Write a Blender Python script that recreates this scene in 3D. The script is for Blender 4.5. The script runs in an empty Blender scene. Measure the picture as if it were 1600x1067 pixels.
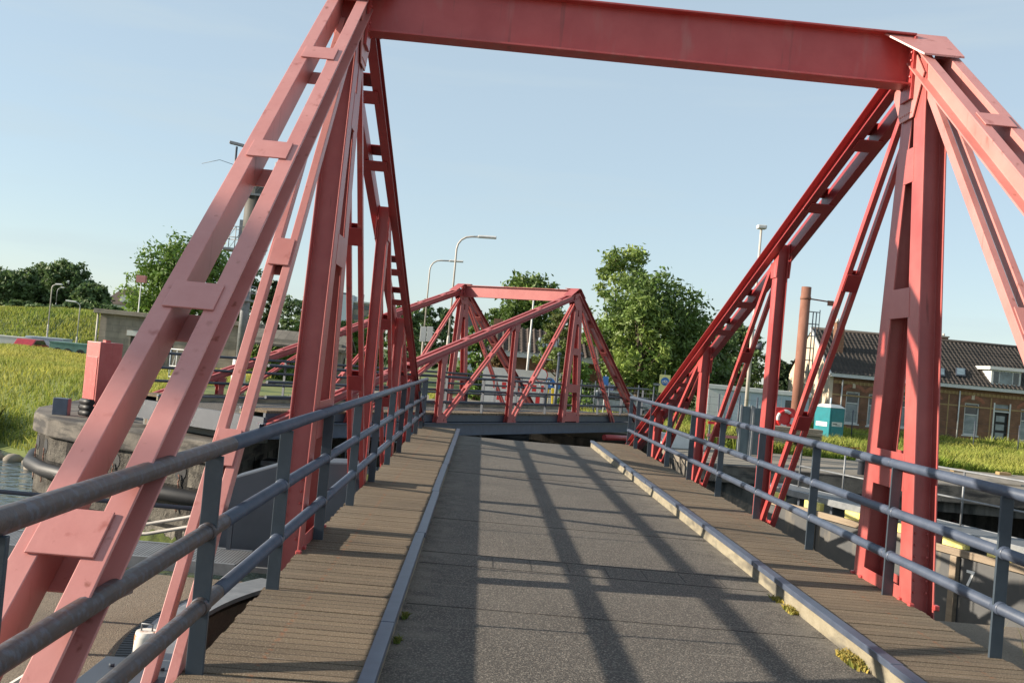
import bpy, bmesh, math, random
import numpy as np
from mathutils import Vector, Matrix
random.seed(7); RNG = np.random.default_rng(7)
S = bpy.context.scene
C = S.collection
PI = math.pi

# ------------------------------------------------------------------ camera
CAMP = Vector((0, 0, 1.58))
FW = Vector((0.02678448, 0.99941296, 0.02136204)).normalized()
RT = Vector((0.99545626, -0.02861962, 0.09081709)).normalized()
UP = RT.cross(FW).normalized()
cam = bpy.data.cameras.new('camera'); camo = bpy.data.objects.new('camera', cam); C.objects.link(camo)
cam.sensor_fit = 'HORIZONTAL'; cam.sensor_width = 36; cam.lens = 36 * 1572 / 1600
cam.clip_start = .05; cam.clip_end = 6000
m = Matrix((RT, UP, -FW)).transposed().to_4x4(); m.translation = CAMP
camo.matrix_world = m
S.camera = camo

def at(px, py, Y):          # a survey point of the photograph (1600 px wide) at distance Y
    d = FW + RT * ((px - 800) / 1572) - UP * ((py - 533.5) / 1572)
    return CAMP + d * (Y / d.y)
def onz(px, py, z):
    d = FW + RT * ((px - 800) / 1572) - UP * ((py - 533.5) / 1572)
    return CAMP + d * ((z - 1.58) / d.z)

# ------------------------------------------------------------------ world, sun
ELEV = math.radians(20.4); SUNAZ = math.atan2(-1.0, -0.05)      # towards the sun: (-1, -.05)
w = bpy.data.worlds.new('World'); S.world = w; w.use_nodes = True
nt = w.node_tree; nt.nodes.clear()
sky = nt.nodes.new('ShaderNodeTexSky'); sky.sky_type = 'NISHITA'; sky.sun_disc = False
sky.sun_elevation = ELEV; sky.sun_rotation = SUNAZ; sky.air_density = 1.0; sky.dust_density = .35; sky.ozone_density = 2.2
bg = nt.nodes.new('ShaderNodeBackground'); bg.inputs[1].default_value = .101
out = nt.nodes.new('ShaderNodeOutputWorld')
# thin streaks of high cloud
tc = nt.nodes.new('ShaderNodeTexCoord'); mp = nt.nodes.new('ShaderNodeMapping'); mp.inputs['Scale'].default_value = (2.2, 2.2, 17)
mp.inputs['Rotation'].default_value = (0, math.radians(7), 0)
nz = nt.nodes.new('ShaderNodeTexNoise'); nz.inputs['Scale'].default_value = 1.7; nz.inputs['Detail'].default_value = 5
rp = nt.nodes.new('ShaderNodeMapRange'); rp.inputs[1].default_value = .52; rp.inputs[2].default_value = .8; rp.inputs[3].default_value = .62; rp.inputs[4].default_value = .8
mx = nt.nodes.new('ShaderNodeMix'); mx.data_type = 'RGBA'
L = nt.links.new
L(tc.outputs['Generated'], mp.inputs[0]); L(mp.outputs[0], nz.inputs[0]); L(nz.outputs['Fac'], rp.inputs[0]); L(rp.outputs[0], mx.inputs[0])
L(sky.outputs[0], mx.inputs[6]); mx.inputs[7].default_value = (3.0, 3.55, 3.8, 1)
L(mx.outputs[2], bg.inputs[0]); L(bg.outputs[0], out.inputs[0])
sl = bpy.data.lights.new('sun', 'SUN'); sl.energy = 4.8; sl.angle = math.radians(.6); sl.color = (1, .88, .72)
so = bpy.data.objects.new('sun', sl); C.objects.link(so)
sd = Vector((math.sin(SUNAZ) * math.cos(ELEV), math.cos(SUNAZ) * math.cos(ELEV), math.sin(ELEV)))
so.rotation_euler = sd.to_track_quat('Z', 'Y').to_euler(); so.location = sd * 60
S.view_settings.view_transform = 'Standard'; S.view_settings.look = 'None'; S.view_settings.gamma = 1
S.view_settings.use_curve_mapping = False; S.view_settings.exposure = 1.0
S.cycles.max_bounces = 6; S.cycles.transparent_max_bounces = 6

# ------------------------------------------------------------------ materials
def mat(name, col, rough=.7, var=.25, scale=4., col2=None, bump=0., bscale=40., metal=0., attr=False, stretch=None, spec=.5, coords='Object', grooves=None, coat=0., trans=0., stain=None, streak=None, line=None, band=None):
    M = bpy.data.materials.new(name); M.use_nodes = True
    n = M.node_tree.nodes; l = M.node_tree.links.new
    b = n['Principled BSDF']; b.inputs['Roughness'].default_value = rough; b.inputs['Metallic'].default_value = metal
    b.inputs['Specular IOR Level'].default_value = spec
    if coat: b.inputs['Coat Weight'].default_value = coat; b.inputs['Coat Roughness'].default_value = .35
    t = n.new('ShaderNodeTexCoord'); mpn = n.new('ShaderNodeMapping'); l(t.outputs[coords], mpn.inputs[0])
    if stretch: mpn.inputs['Scale'].default_value = stretch
    nz = n.new('ShaderNodeTexNoise'); nz.inputs['Scale'].default_value = scale; nz.inputs['Detail'].default_value = 6; nz.inputs['Roughness'].default_value = .62
    l(mpn.outputs[0], nz.inputs[0])
    if col2 is None: col2 = tuple(min(1, c * (1 + var)) for c in col); c1 = tuple(c * (1 - var) for c in col)
    else: c1 = col
    r = n.new('ShaderNodeMapRange'); r.inputs[1].default_value = .32; r.inputs[2].default_value = .68; l(nz.outputs['Fac'], r.inputs[0])
    mx = n.new('ShaderNodeMix'); mx.data_type = 'RGBA'; l(r.outputs[0], mx.inputs[0])
    mx.inputs[6].default_value = (*c1, 1); mx.inputs[7].default_value = (*col2, 1)
    colout = mx.outputs[2]
    for st in (stain, streak):
        if not st: continue
        sc, ss, sw, lo, hi = st
        mp2 = n.new('ShaderNodeMapping'); l(t.outputs[coords], mp2.inputs[0]); mp2.inputs['Scale'].default_value = ss
        z2 = n.new('ShaderNodeTexNoise'); z2.inputs['Scale'].default_value = sw; z2.inputs['Detail'].default_value = 8; l(mp2.outputs[0], z2.inputs[0])
        r2 = n.new('ShaderNodeMapRange'); r2.inputs[1].default_value = lo; r2.inputs[2].default_value = hi; l(z2.outputs['Fac'], r2.inputs[0])
        m2 = n.new('ShaderNodeMix'); m2.data_type = 'RGBA'; l(r2.outputs[0], m2.inputs[0]); l(colout, m2.inputs[6]); m2.inputs[7].default_value = (*sc, 1)
        colout = m2.outputs[2]
    hgt = None
    if line or band:                                # rust along a row of nails; sand gathered along the kerbs
        sx0 = n.new('ShaderNodeSeparateXYZ'); l(t.outputs[coords], sx0.inputs[0]); ab = n.new('ShaderNodeMath'); ab.operation = 'ABSOLUTE'; l(sx0.outputs[0], ab.inputs[0])
        zz = n.new('ShaderNodeTexNoise'); zz.inputs['Scale'].default_value = 16 if line else 5; zz.inputs['Detail'].default_value = 7; l(t.outputs[coords], zz.inputs[0])
        fa = n.new('ShaderNodeMath')
        if line:
            sb = n.new('ShaderNodeMath'); sb.operation = 'SUBTRACT'; l(ab.outputs[0], sb.inputs[0]); sb.inputs[1].default_value = line[0]; a2 = n.new('ShaderNodeMath'); a2.operation = 'ABSOLUTE'; l(sb.outputs[0], a2.inputs[0])
            r5 = n.new('ShaderNodeMapRange'); r5.inputs[1].default_value = line[1]; r5.inputs[2].default_value = line[1] * .3; l(a2.outputs[0], r5.inputs[0]); cc = line[2]; lo5, hi5 = .5, .6
        else:
            r5 = n.new('ShaderNodeMapRange'); r5.inputs[1].default_value = band[0]; r5.inputs[2].default_value = band[1]; l(ab.outputs[0], r5.inputs[0]); cc = band[2]; lo5, hi5 = .38, .75
        r6 = n.new('ShaderNodeMapRange'); r6.inputs[1].default_value = lo5; r6.inputs[2].default_value = hi5; l(zz.outputs['Fac'], r6.inputs[0])
        fa.operation = 'MULTIPLY'; l(r5.outputs[0], fa.inputs[0]); l(r6.outputs[0], fa.inputs[1])
        m6 = n.new('ShaderNodeMix'); m6.data_type = 'RGBA'; l(fa.outputs[0], m6.inputs[0]); l(colout, m6.inputs[6]); m6.inputs[7].default_value = (*cc, 1); colout = m6.outputs[2]
    if grooves:                                     # dark joints every `step` along an axis
        ax, step, wd, dark = grooves
        sx = n.new('ShaderNodeSeparateXYZ'); l(t.outputs[coords], sx.inputs[0])
        wob = n.new('ShaderNodeMath'); wob.operation = 'MULTIPLY_ADD'; l(nz.outputs['Fac'], wob.inputs[0]); wob.inputs[1].default_value = wd * .8; l(sx.outputs[ax], wob.inputs[2])
        dv = n.new('ShaderNodeMath'); dv.operation = 'DIVIDE'; l(wob.outputs[0], dv.inputs[0]); dv.inputs[1].default_value = step
        fr = n.new('ShaderNodeMath'); fr.operation = 'FRACT'; l(dv.outputs[0], fr.inputs[0])
        lt = n.new('ShaderNodeMath'); lt.operation = 'LESS_THAN'; l(fr.outputs[0], lt.inputs[0]); lt.inputs[1].default_value = wd / step
        m3 = n.new('ShaderNodeMix'); m3.data_type = 'RGBA'; l(lt.outputs[0], m3.inputs[0]); l(colout, m3.inputs[6]); m3.inputs[7].default_value = (*dark, 1)
        # each plank its own shade
        fl = n.new('ShaderNodeMath'); fl.operation = 'FLOOR'; l(dv.outputs[0], fl.inputs[0])
        wn = n.new('ShaderNodeTexWhiteNoise'); wn.noise_dimensions = '1D'; l(fl.outputs[0], wn.inputs['W'])
        hv = n.new('ShaderNodeHueSaturation'); l(m3.outputs[2], hv.inputs['Color'])
        mr = n.new('ShaderNodeMapRange'); mr.inputs[3].default_value = .88; mr.inputs[4].default_value = 1.12; l(wn.outputs['Value'], mr.inputs[0]); l(mr.outputs[0], hv.inputs['Value'])
        colout = hv.outputs[0]; hgt = lt.outputs[0]
    if attr:
        at_ = n.new('ShaderNodeAttribute'); at_.attribute_name = 'tint'
        m4 = n.new('ShaderNodeMix'); m4.data_type = 'RGBA'; m4.blend_type = 'MULTIPLY'; m4.inputs[0].default_value = 1
        l(colout, m4.inputs[6]); l(at_.outputs['Color'], m4.inputs[7]); colout = m4.outputs[2]
    l(colout, b.inputs['Base Color'])
    if bump:
        z3 = n.new('ShaderNodeTexNoise'); z3.inputs['Scale'].default_value = bscale; z3.inputs['Detail'].default_value = 4; l(t.outputs[coords], z3.inputs[0])
        bp = n.new('ShaderNodeBump'); bp.inputs['Strength'].default_value = bump; bp.inputs['Distance'].default_value = .02
        l(z3.outputs['Fac'], bp.inputs['Height']); l(bp.outputs[0], b.inputs['Normal'])
    if trans:
        tr = n.new('ShaderNodeBsdfTranslucent'); l(colout, tr.inputs[0]); ms = n.new('ShaderNodeMixShader'); ms.inputs[0].default_value = trans
        l(b.outputs[0], ms.inputs[1]); l(tr.outputs[0], ms.inputs[2]); l(ms.outputs[0], n['Material Output'].inputs[0])
    return M

def brick_mat(name, c1, c2, mortar, bw, bh, mw, rough=.85, vertical=True, stainy=False):
    M = bpy.data.materials.new(name); M.use_nodes = True
    n = M.node_tree.nodes; l = M.node_tree.links.new; b = n['Principled BSDF']; b.inputs['Roughness'].default_value = rough
    t = n.new('ShaderNodeTexCoord'); s = n.new('ShaderNodeSeparateXYZ'); l(t.outputs['Object'], s.inputs[0])
    a = n.new('ShaderNodeMath'); a.operation = 'ADD'; l(s.outputs[0], a.inputs[0]); l(s.outputs[1], a.inputs[1])
    cb = n.new('ShaderNodeCombineXYZ'); l(a.outputs[0], cb.inputs[0]); l(s.outputs[2], cb.inputs[1])
    br = n.new('ShaderNodeTexBrick'); l(cb.outputs[0], br.inputs[0]); br.inputs['Scale'].default_value = 1
    br.inputs['Color1'].default_value = (*c1, 1); br.inputs['Color2'].default_value = (*c2, 1); br.inputs['Mortar'].default_value = (*mortar, 1)
    br.inputs['Brick Width'].default_value = bw; br.inputs['Row Height'].default_value = bh; br.inputs['Mortar Size'].default_value = mw
    nz = n.new('ShaderNodeTexNoise'); nz.inputs['Scale'].default_value = 1.3; nz.inputs['Detail'].default_value = 8; l(t.outputs['Object'], nz.inputs[0])
    hv = n.new('ShaderNodeHueSaturation'); l(br.outputs[0], hv.inputs['Color'])
    mr = n.new('ShaderNodeMapRange'); mr.inputs[1].default_value = .3; mr.inputs[2].default_value = .7; mr.inputs[3].default_value = .7; mr.inputs[4].default_value = 1.25
    l(nz.outputs['Fac'], mr.inputs[0]); l(mr.outputs[0], hv.inputs['Value']); l(hv.outputs[0], b.inputs['Base Color'])
    if stainy:
        z2 = n.new('ShaderNodeTexNoise'); z2.inputs['Scale'].default_value = .9; z2.inputs['Detail'].default_value = 10; z2.inputs['Roughness'].default_value = .72; l(t.outputs['Object'], z2.inputs[0])
        r2 = n.new('ShaderNodeMapRange'); r2.inputs[1].default_value = .47; r2.inputs[2].default_value = .6; l(z2.outputs['Fac'], r2.inputs[0])
        m2 = n.new('ShaderNodeMix'); m2.data_type = 'RGBA'; l(r2.outputs[0], m2.inputs[0]); l(hv.outputs[0], m2.inputs[6]); m2.inputs[7].default_value = (.045, .04, .034, 1); l(m2.outputs[2], b.inputs['Base Color'])
    bp = n.new('ShaderNodeBump'); bp.inputs['Strength'].default_value = .5; bp.inputs['Distance'].default_value = .02; l(br.outputs['Fac'], bp.inputs['Height']); bp.invert = True
    if stainy:
        z4 = n.new('ShaderNodeTexNoise'); z4.inputs['Scale'].default_value = 2.6; z4.inputs['Detail'].default_value = 9; z4.inputs['Roughness'].default_value = .7; l(t.outputs['Object'], z4.inputs[0])
        b4 = n.new('ShaderNodeBump'); b4.inputs['Strength'].default_value = 1; b4.inputs['Distance'].default_value = .22; l(z4.outputs['Fac'], b4.inputs['Height']); l(b4.outputs[0], bp.inputs['Normal'])
    l(bp.outputs[0], b.inputs['Normal'])
    return M

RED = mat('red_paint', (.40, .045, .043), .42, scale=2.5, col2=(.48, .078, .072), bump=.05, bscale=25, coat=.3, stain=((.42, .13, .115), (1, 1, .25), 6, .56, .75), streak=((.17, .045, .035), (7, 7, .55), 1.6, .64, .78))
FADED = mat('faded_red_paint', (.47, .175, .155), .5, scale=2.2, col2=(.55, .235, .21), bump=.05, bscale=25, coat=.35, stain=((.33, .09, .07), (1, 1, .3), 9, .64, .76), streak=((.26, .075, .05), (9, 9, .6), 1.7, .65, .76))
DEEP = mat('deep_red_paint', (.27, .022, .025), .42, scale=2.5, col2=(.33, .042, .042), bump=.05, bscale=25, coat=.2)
BLUE = mat('blue_grey_paint', (.05, .066, .10), .42, scale=6, col2=(.075, .093, .135), bump=.04, bscale=30, coat=.15)
POSTB = mat('dark_blue_grey_paint', (.035, .05, .066), .45, scale=6, col2=(.05, .068, .088), bump=.04, bscale=30)
WORN = mat('worn_rusty_pipe', (.045, .042, .048), .5, scale=14, col2=(.085, .06, .05), bump=.15, bscale=60, stain=((.085, .09, .11), (1, 1, 1), 30, .5, .62))
GIRD = mat('dark_girder_paint', (.045, .055, .072), .5, scale=3, col2=(.06, .07, .09))
BLACK = mat('black_rubber', (.012, .012, .014), .55, var=.3)
PLANK = mat('gritted_planks', (.098, .070, .044), .95, scale=.7, col2=(.165, .120, .075), bump=.8, bscale=140, grooves=(1, .098, .007, (.035, .026, .018)), stain=((.30, .245, .175), (70, 70, 1), 1.4, .50, .72), streak=((.30, .26, .22), (.45, 11, 1), 1.9, .68, .73), line=(2.05, .020, (.22, .10, .05)))
ROAD = mat('gritted_asphalt', (.052, .046, .040), .92, scale=.8, col2=(.085, .076, .066), bump=.5, bscale=130, stain=((.27, .24, .20), (62, 62, 62), 1.3, .50, .70), streak=((.17, .155, .13), (.5, 13, 1), 1.5, .64, .72), band=(1.08, 1.5, (.20, .18, .15)))
SEAM = mat('dark_joint', (.04, .036, .032), .95)
KERB = mat('painted_kerb', (.22, .19, .13), .85, scale=5, col2=(.30, .265, .19), bump=.4, bscale=40, stain=((.11, .10, .08), (1, .5, 2), 4, .48, .66))
CONC = mat('weathered_concrete', (.23, .20, .16), .92, scale=1.2, col2=(.31, .275, .23), bump=.5, bscale=70, stain=((.12, .11, .095), (1, 1, 1), .9, .5, .7))
GRAVEL = mat('exposed_aggregate_concrete', (.12, .092, .066), .95, scale=70, col2=(.26, .21, .155), bump=.8, bscale=120, stain=((.13, .105, .08), (1, 1, 1), .8, .5, .72))
WALLC = mat('dark_wet_wall', (.075, .068, .058), .85, scale=1.5, col2=(.15, .135, .115), bump=.5, bscale=14, stain=((.03, .03, .027), (3, 3, .5), 1.2, .45, .62))
COPE = mat('worn_coping_stone', (.07, .062, .054), .85, scale=2.2, col2=(.17, .15, .125), bump=.5, bscale=20, stain=((.035, .032, .03), (.6, .6, 3), 1.6, .5, .62))
MOSS = mat('moss', (.10, .13, .02), .95, scale=7, col2=(.045, .06, .015), bump=.8, bscale=30)
STEEL = mat('galvanised_steel', (.17, .18, .19), .5, scale=7, col2=(.25, .26, .27), metal=.25)
PALEST = mat('pale_lamp_post', (.42, .38, .34), .5, scale=4, col2=(.52, .48, .43))
WHITE = mat('white_paint', (.58, .58, .56), .5, var=.06)
WBLU = mat('pale_blue_panel', (.40, .47, .53), .5, var=.08)
YELL = mat('yellow_paint', (.66, .55, .13), .6, scale=9, col2=(.75, .66, .25))
TIMB = mat('weathered_timber', (.20, .15, .105), .9, scale=4, col2=(.30, .24, .17), stretch=(.25, 3, 3), bump=.4, bscale=30)
RUST = mat('rusty_steel', (.185, .075, .048), .9, scale=3.5, col2=(.27, .13, .09), stretch=(1, 1, .35), bump=.3, bscale=25)
GRILLE = mat('metal_grating', (.17, .175, .18), .55, var=.15, grooves=(0, .034, .012, (.03, .03, .033)), metal=.2)
GREYG = mat('grey_gate_paint', (.058, .06, .062), .7, scale=1.6, col2=(.088, .088, .087), stain=((.16, .14, .11), (2, 2, .4), 2.2, .6, .75))
TEAL = mat('teal_plastic', (.0, .17, .20), .4, var=.12)
GLASS = mat('window_glass', (.10, .14, .16), .08, var=.5, scale=1.5, spec=.8)
GLASSW = mat('curtained_window_glass', (.15, .19, .21), .15, scale=2, col2=(.30, .33, .34), spec=.6)
BAND = mat('yellow_brick', (.30, .19, .085), .85, scale=9, col2=(.36, .25, .12))
DARKG = mat('dark_glass', (.03, .04, .05), .1, var=.3, spec=.8)
REDS = mat('signal_red', (.55, .03, .03), .5, var=.1)
ORNG = mat('orange_plastic', (.7, .2, .05), .6, var=.2)
BLUES = mat('sign_blue', (.04, .16, .45), .4, var=.05)
LETW = mat('white_lettering', (.8, .8, .78), .6, var=.03)
BARK = mat('bark', (.10, .075, .055), .95, var=.35, scale=6, bump=.6, bscale=20)
SOIL = mat('sandy_soil', (.22, .175, .12), .95, scale=1.2, col2=(.15, .13, .075))
PAVE = mat('pale_paving', (.16, .14, .112), .95, scale=.7, col2=(.235, .205, .165), bump=.3, bscale=20)
FIELD = mat('meadow_ground', (.085, .12, .022), .95, scale=.16, col2=(.16, .175, .045), bump=.7, bscale=6, coords='Object', stain=((.05, .085, .018), (1, 1, 1), .35, .5, .64))
GRASS = mat('grass_blades', (.60, .66, .20), .75, var=.2, scale=.25, attr=True, trans=.35)
LEAF = mat('leaves', (.66, 1.0, .40), .6, var=.2, scale=.8, attr=True, trans=.3)
WEED = mat('weeds', (.5, .5, .2), .8, var=.3, scale=30, attr=True, trans=.2)
BRICKM = brick_mat('brown_brick', (.17, .072, .036), (.23, .10, .052), (.17, .125, .09), .22, .065, .008)
BLOCKM = brick_mat('grey_block_wall', (.26, .225, .185), (.30, .26, .215), (.19, .165, .14), .9, .45, .012)
STONE = brick_mat('weathered_block_stone', (.12, .108, .09), (.30, .27, .22), (.018, .016, .014), 1.6, .95, .055, rough=.95, stainy=True)
CREAM = mat('cream_render', (.56, .46, .34), .9, var=.1, scale=1.5)
TILE = None
def tile_mat():
    M = bpy.data.materials.new('dark_roof_tiles'); M.use_nodes = True
    n = M.node_tree.nodes; l = M.node_tree.links.new; b = n['Principled BSDF']; b.inputs['Roughness'].default_value = .7
    t = n.new('ShaderNodeTexCoord'); s = n.new('ShaderNodeSeparateXYZ'); l(t.outputs['Object'], s.inputs[0])
    nz = n.new('ShaderNodeTexNoise'); nz.inputs['Scale'].default_value = 2.5; nz.inputs['Detail'].default_value = 6; l(t.outputs['Object'], nz.inputs[0])
    mx = n.new('ShaderNodeMix'); mx.data_type = 'RGBA'; l(nz.outputs['Fac'], mx.inputs[0]); mx.inputs[6].default_value = (.022, .019, .017, 1); mx.inputs[7].default_value = (.08, .066, .056, 1)
    l(mx.outputs[2], b.inputs['Base Color'])
    return M
TILE = tile_mat()
BTILE = mat('brown_roof_tiles', (.07, .055, .045), .75, scale=3, col2=(.13, .095, .075), grooves=(0, .24, .05, (.03, .02, .017)))
WATER = mat('dark_water', (.035, .05, .05), .06, var=.3, scale=.5, spec=.6)
_n = WATER.node_tree.nodes; _l = WATER.node_tree.links.new
_t = _n.new('ShaderNodeTexCoord'); _w = _n.new('ShaderNodeTexNoise'); _w.inputs['Scale'].default_value = 1.6; _w.inputs['Detail'].default_value = 5
_b = _n.new('ShaderNodeBump'); _b.inputs['Strength'].default_value = .55; _b.inputs['Distance'].default_value = .25
_l(_t.outputs['Object'], _w.inputs[0]); _l(_w.outputs['Fac'], _b.inputs['Height']); _l(_b.outputs[0], _n['Principled BSDF'].inputs['Normal'])

# ------------------------------------------------------------------ mesh helpers
class MB:
    def __init__(s): s.v = []; s.f = []; s.sm = []; s.mi = []; s.cur = 0
    def add(s, vs, fs, smooth=False):
        o = len(s.v); s.v += [tuple(v) for v in vs]; s.f += [tuple(i + o for i in f) for f in fs]; s.sm += [smooth] * len(fs); s.mi += [s.cur] * len(fs); return s
    def box(s, x0, x1, y0, y1, z0, z1, M=None):
        vs = [Vector(p) for p in ((x0, y0, z0), (x1, y0, z0), (x1, y1, z0), (x0, y1, z0), (x0, y0, z1), (x1, y0, z1), (x1, y1, z1), (x0, y1, z1))]
        if M is not None: vs = [M @ v for v in vs]
        return s.add(vs, [(0, 3, 2, 1), (4, 5, 6, 7), (0, 1, 5, 4), (1, 2, 6, 5), (2, 3, 7, 6), (3, 0, 4, 7)])
    def sect(s, A, B, poly, U, V=None, smooth=False):        # extrude a 2-D section (u,v) from A to B
        A = Vector(A); B = Vector(B); U = Vector(U); d = (B - A).normalized()
        if V is None: V = d.cross(U).normalized()
        V = Vector(V); n = len(poly)
        vs = [A + U * p[0] + V * p[1] for p in poly] + [B + U * p[0] + V * p[1] for p in poly]
        fs = [(i, (i + 1) % n, n + (i + 1) % n, n + i) for i in range(n)]
        o = len(s.v); s.add(vs, fs, smooth); s.add([], []); 
        s.f += [tuple(o + i for i in reversed(range(n))), tuple(o + n + i for i in range(n))]; s.sm += [False, False]; s.mi += [s.cur] * 2
        return s
    def bar(s, A, B, w, h, U=(1, 0, 0)):
        return s.sect(A, B, [(-w / 2, -h / 2), (w / 2, -h / 2), (w / 2, h / 2), (-w / 2, h / 2)], U)
    def prism(s, poly, z0, z1):
        n = len(poly)
        vs = [(p[0], p[1], z0) for p in poly] + [(p[0], p[1], z1) for p in poly]
        return s.add(vs, [(i, (i + 1) % n, n + (i + 1) % n, n + i) for i in range(n)] + [tuple(reversed(range(n))), tuple(range(n, 2 * n))])
    def plate(s, poly, axis, a0, a1):                       # polygon in the plane normal to an axis ('x' takes (y,z), 'y' takes (x,z))
        mk = (lambda p, a: (a, p[0], p[1])) if axis == 'x' else (lambda p, a: (p[0], a, p[1]))
        n = len(poly); vs = [mk(p, a0) for p in poly] + [mk(p, a1) for p in poly]
        return s.add(vs, [(i, (i + 1) % n, n + (i + 1) % n, n + i) for i in range(n)] + [tuple(reversed(range(n))), tuple(range(n, 2 * n))])
    def tube(s, pts, r, n=12, cap=True):
        pts = [Vector(p) for p in pts]; rs = r if isinstance(r, (list, tuple)) else [r] * len(pts); rings = []; U = None
        for i, p in enumerate(pts):
            d = (pts[min(i + 1, len(pts) - 1)] - pts[max(i - 1, 0)]).normalized()
            if U is None: U = d.orthogonal().normalized()
            U = (U - d * U.dot(d)).normalized(); V = d.cross(U)
            rings.append([p + (U * math.cos(2 * PI * k / n) + V * math.sin(2 * PI * k / n)) * rs[i] for k in range(n)])
        vs = [q for g in rings for q in g]; fs = []
        for i in range(len(pts) - 1):
            for k in range(n): fs.append((i * n + k, i * n + (k + 1) % n, (i + 1) * n + (k + 1) % n, (i + 1) * n + k))
        s.add(vs, fs, True)
        if cap:
            o = len(s.v) - len(vs); e = o + (len(pts) - 1) * n
            s.f += [tuple(o + k for k in reversed(range(n))), tuple(e + k for k in range(n))]; s.sm += [False, False]; s.mi += [s.cur] * 2
        return s
    def ball(s, c, r, n=10, m=7, sc=(1, 1, 1)):
        c = Vector(c); vs = [c + Vector((0, 0, r * sc[2]))]
        for i in range(1, m):
            t = PI * i / m
            for k in range(n): vs.append(c + Vector((r * sc[0] * math.sin(t) * math.cos(2 * PI * k / n), r * sc[1] * math.sin(t) * math.sin(2 * PI * k / n), r * sc[2] * math.cos(t))))
        vs.append(c - Vector((0, 0, r * sc[2]))); fs = [(0, 1 + k, 1 + (k + 1) % n) for k in range(n)]
        for i in range(m - 2):
            for k in range(n): fs.append((1 + i * n + k, 1 + (i + 1) * n + k, 1 + (i + 1) * n + (k + 1) % n, 1 + i * n + (k + 1) % n))
        e = len(vs) - 1; b = 1 + (m - 2) * n
        fs += [(e, b + (k + 1) % n, b + k) for k in range(n)]
        return s.add(vs, fs, True)
    def build(s, name, material, parent=None, bevel=0.):
        me = bpy.data.meshes.new(name); me.from_pydata(s.v, [], s.f); me.polygons.foreach_set('use_smooth', s.sm)
        for m_ in (material if isinstance(material, (list, tuple)) else [material]): me.materials.append(m_)
        me.polygons.foreach_set('material_index', s.mi)
        bm = bmesh.new(); bm.from_mesh(me); bmesh.ops.recalc_face_normals(bm, faces=bm.faces); bm.to_mesh(me); bm.free()
        o = bpy.data.objects.new(name, me); C.objects.link(o)
        if parent is not None: o.parent = parent
        if bevel:
            b = o.modifiers.new('bevel', 'BEVEL'); b.width = bevel; b.segments = 2; b.limit_method = 'ANGLE'; b.angle_limit = math.radians(40)
            b.harden_normals = False
        return o
def tag(o, label=None, cat=None, group=None, kind=None):
    for k, v in (('label', label), ('category', cat), ('group', group), ('kind', kind)):
        if v: o[k] = v
    return o
def thing(name, label, cat, loc=(0, 0, 0), rz=0, group=None):
    o = bpy.data.objects.new(name, None); C.objects.link(o); o.location = loc; o.rotation_euler = (0, 0, rz); o.empty_display_size = .2
    return tag(o, label, cat, group)
def copy_tree(o, parent=None):
    c = o.copy(); C.objects.link(c); c.parent = parent
    for ch in list(o.children): copy_tree(ch, c)
    return c
def fast_mesh(name, V, F, material, parent=None, tint=None, smooth=False):      # V (n,3), F (m,k)
    me = bpy.data.meshes.new(name); k = F.shape[1]
    me.vertices.add(len(V)); me.vertices.foreach_set('co', V.astype(np.float32).ravel())
    me.loops.add(F.size); me.loops.foreach_set('vertex_index', F.astype(np.int32).ravel())
    me.polygons.add(len(F)); me.polygons.foreach_set('loop_start', np.arange(0, F.size, k, dtype=np.int32))
    me.update(calc_edges=True)
    if tint is not None:
        a = me.color_attributes.new('tint', 'FLOAT_COLOR', 'POINT'); a.data.foreach_set('color', np.c_[tint, np.ones(len(tint))].astype(np.float32).ravel())
    if smooth: me.polygons.foreach_set('use_smooth', [True] * len(F))
    me.materials.append(material); o = bpy.data.objects.new(name, me); C.objects.link(o)
    if parent is not None: o.parent = parent
    return o

# ------------------------------------------------------------------ the swing bridge leaves
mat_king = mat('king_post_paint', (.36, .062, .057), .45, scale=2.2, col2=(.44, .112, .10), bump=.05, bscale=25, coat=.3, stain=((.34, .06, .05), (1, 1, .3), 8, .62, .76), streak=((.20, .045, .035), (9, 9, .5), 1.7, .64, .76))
TX = 2.452; PNL = 3.755
G, FL, DP, TH = .07, .092, .18, .014
def chan(mb, A, B, sg, g=G, f=FL, d=DP, t=TH):
    poly = [(g, -d / 2), (g + f, -d / 2), (g + f, -d / 2 + t), (g + t, -d / 2 + t), (g + t, d / 2 - t), (g + f, d / 2 - t), (g + f, d / 2), (g, d / 2)]
    mb.sect(A, B, [(p[0] * sg, p[1]) for p in poly], (1, 0, 0))
def battens(parent, name, A, B, us, hw, d, material, ln=.22, both=True, ts=.012):
    A = Vector(A); B = Vector(B); dr = (B - A).normalized(); V = dr.cross(Vector((1, 0, 0))).normalized()
    for u in us:
        p = A + (B - A) * u; mb = MB()
        for s in ((1, -1) if both else (1,)):
            c = p + V * s * (d / 2 + ts / 2 + .002)
            mb.sect(c - dr * ln / 2, c + dr * ln / 2, [(-hw, -ts / 2), (hw, -ts / 2), (hw, ts / 2), (-hw, ts / 2)], (1, 0, 0), V)
        mb.build(name, material, parent, .003)
def hsec(w, d, t): return [(-w, -d), (-w + t, -d), (-w + t, -t / 2), (w - t, -t / 2), (w - t, -d), (w, -d), (w, d), (w - t, d), (w - t, t / 2), (-w + t, t / 2), (-w + t, d), (-w, d)]

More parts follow.
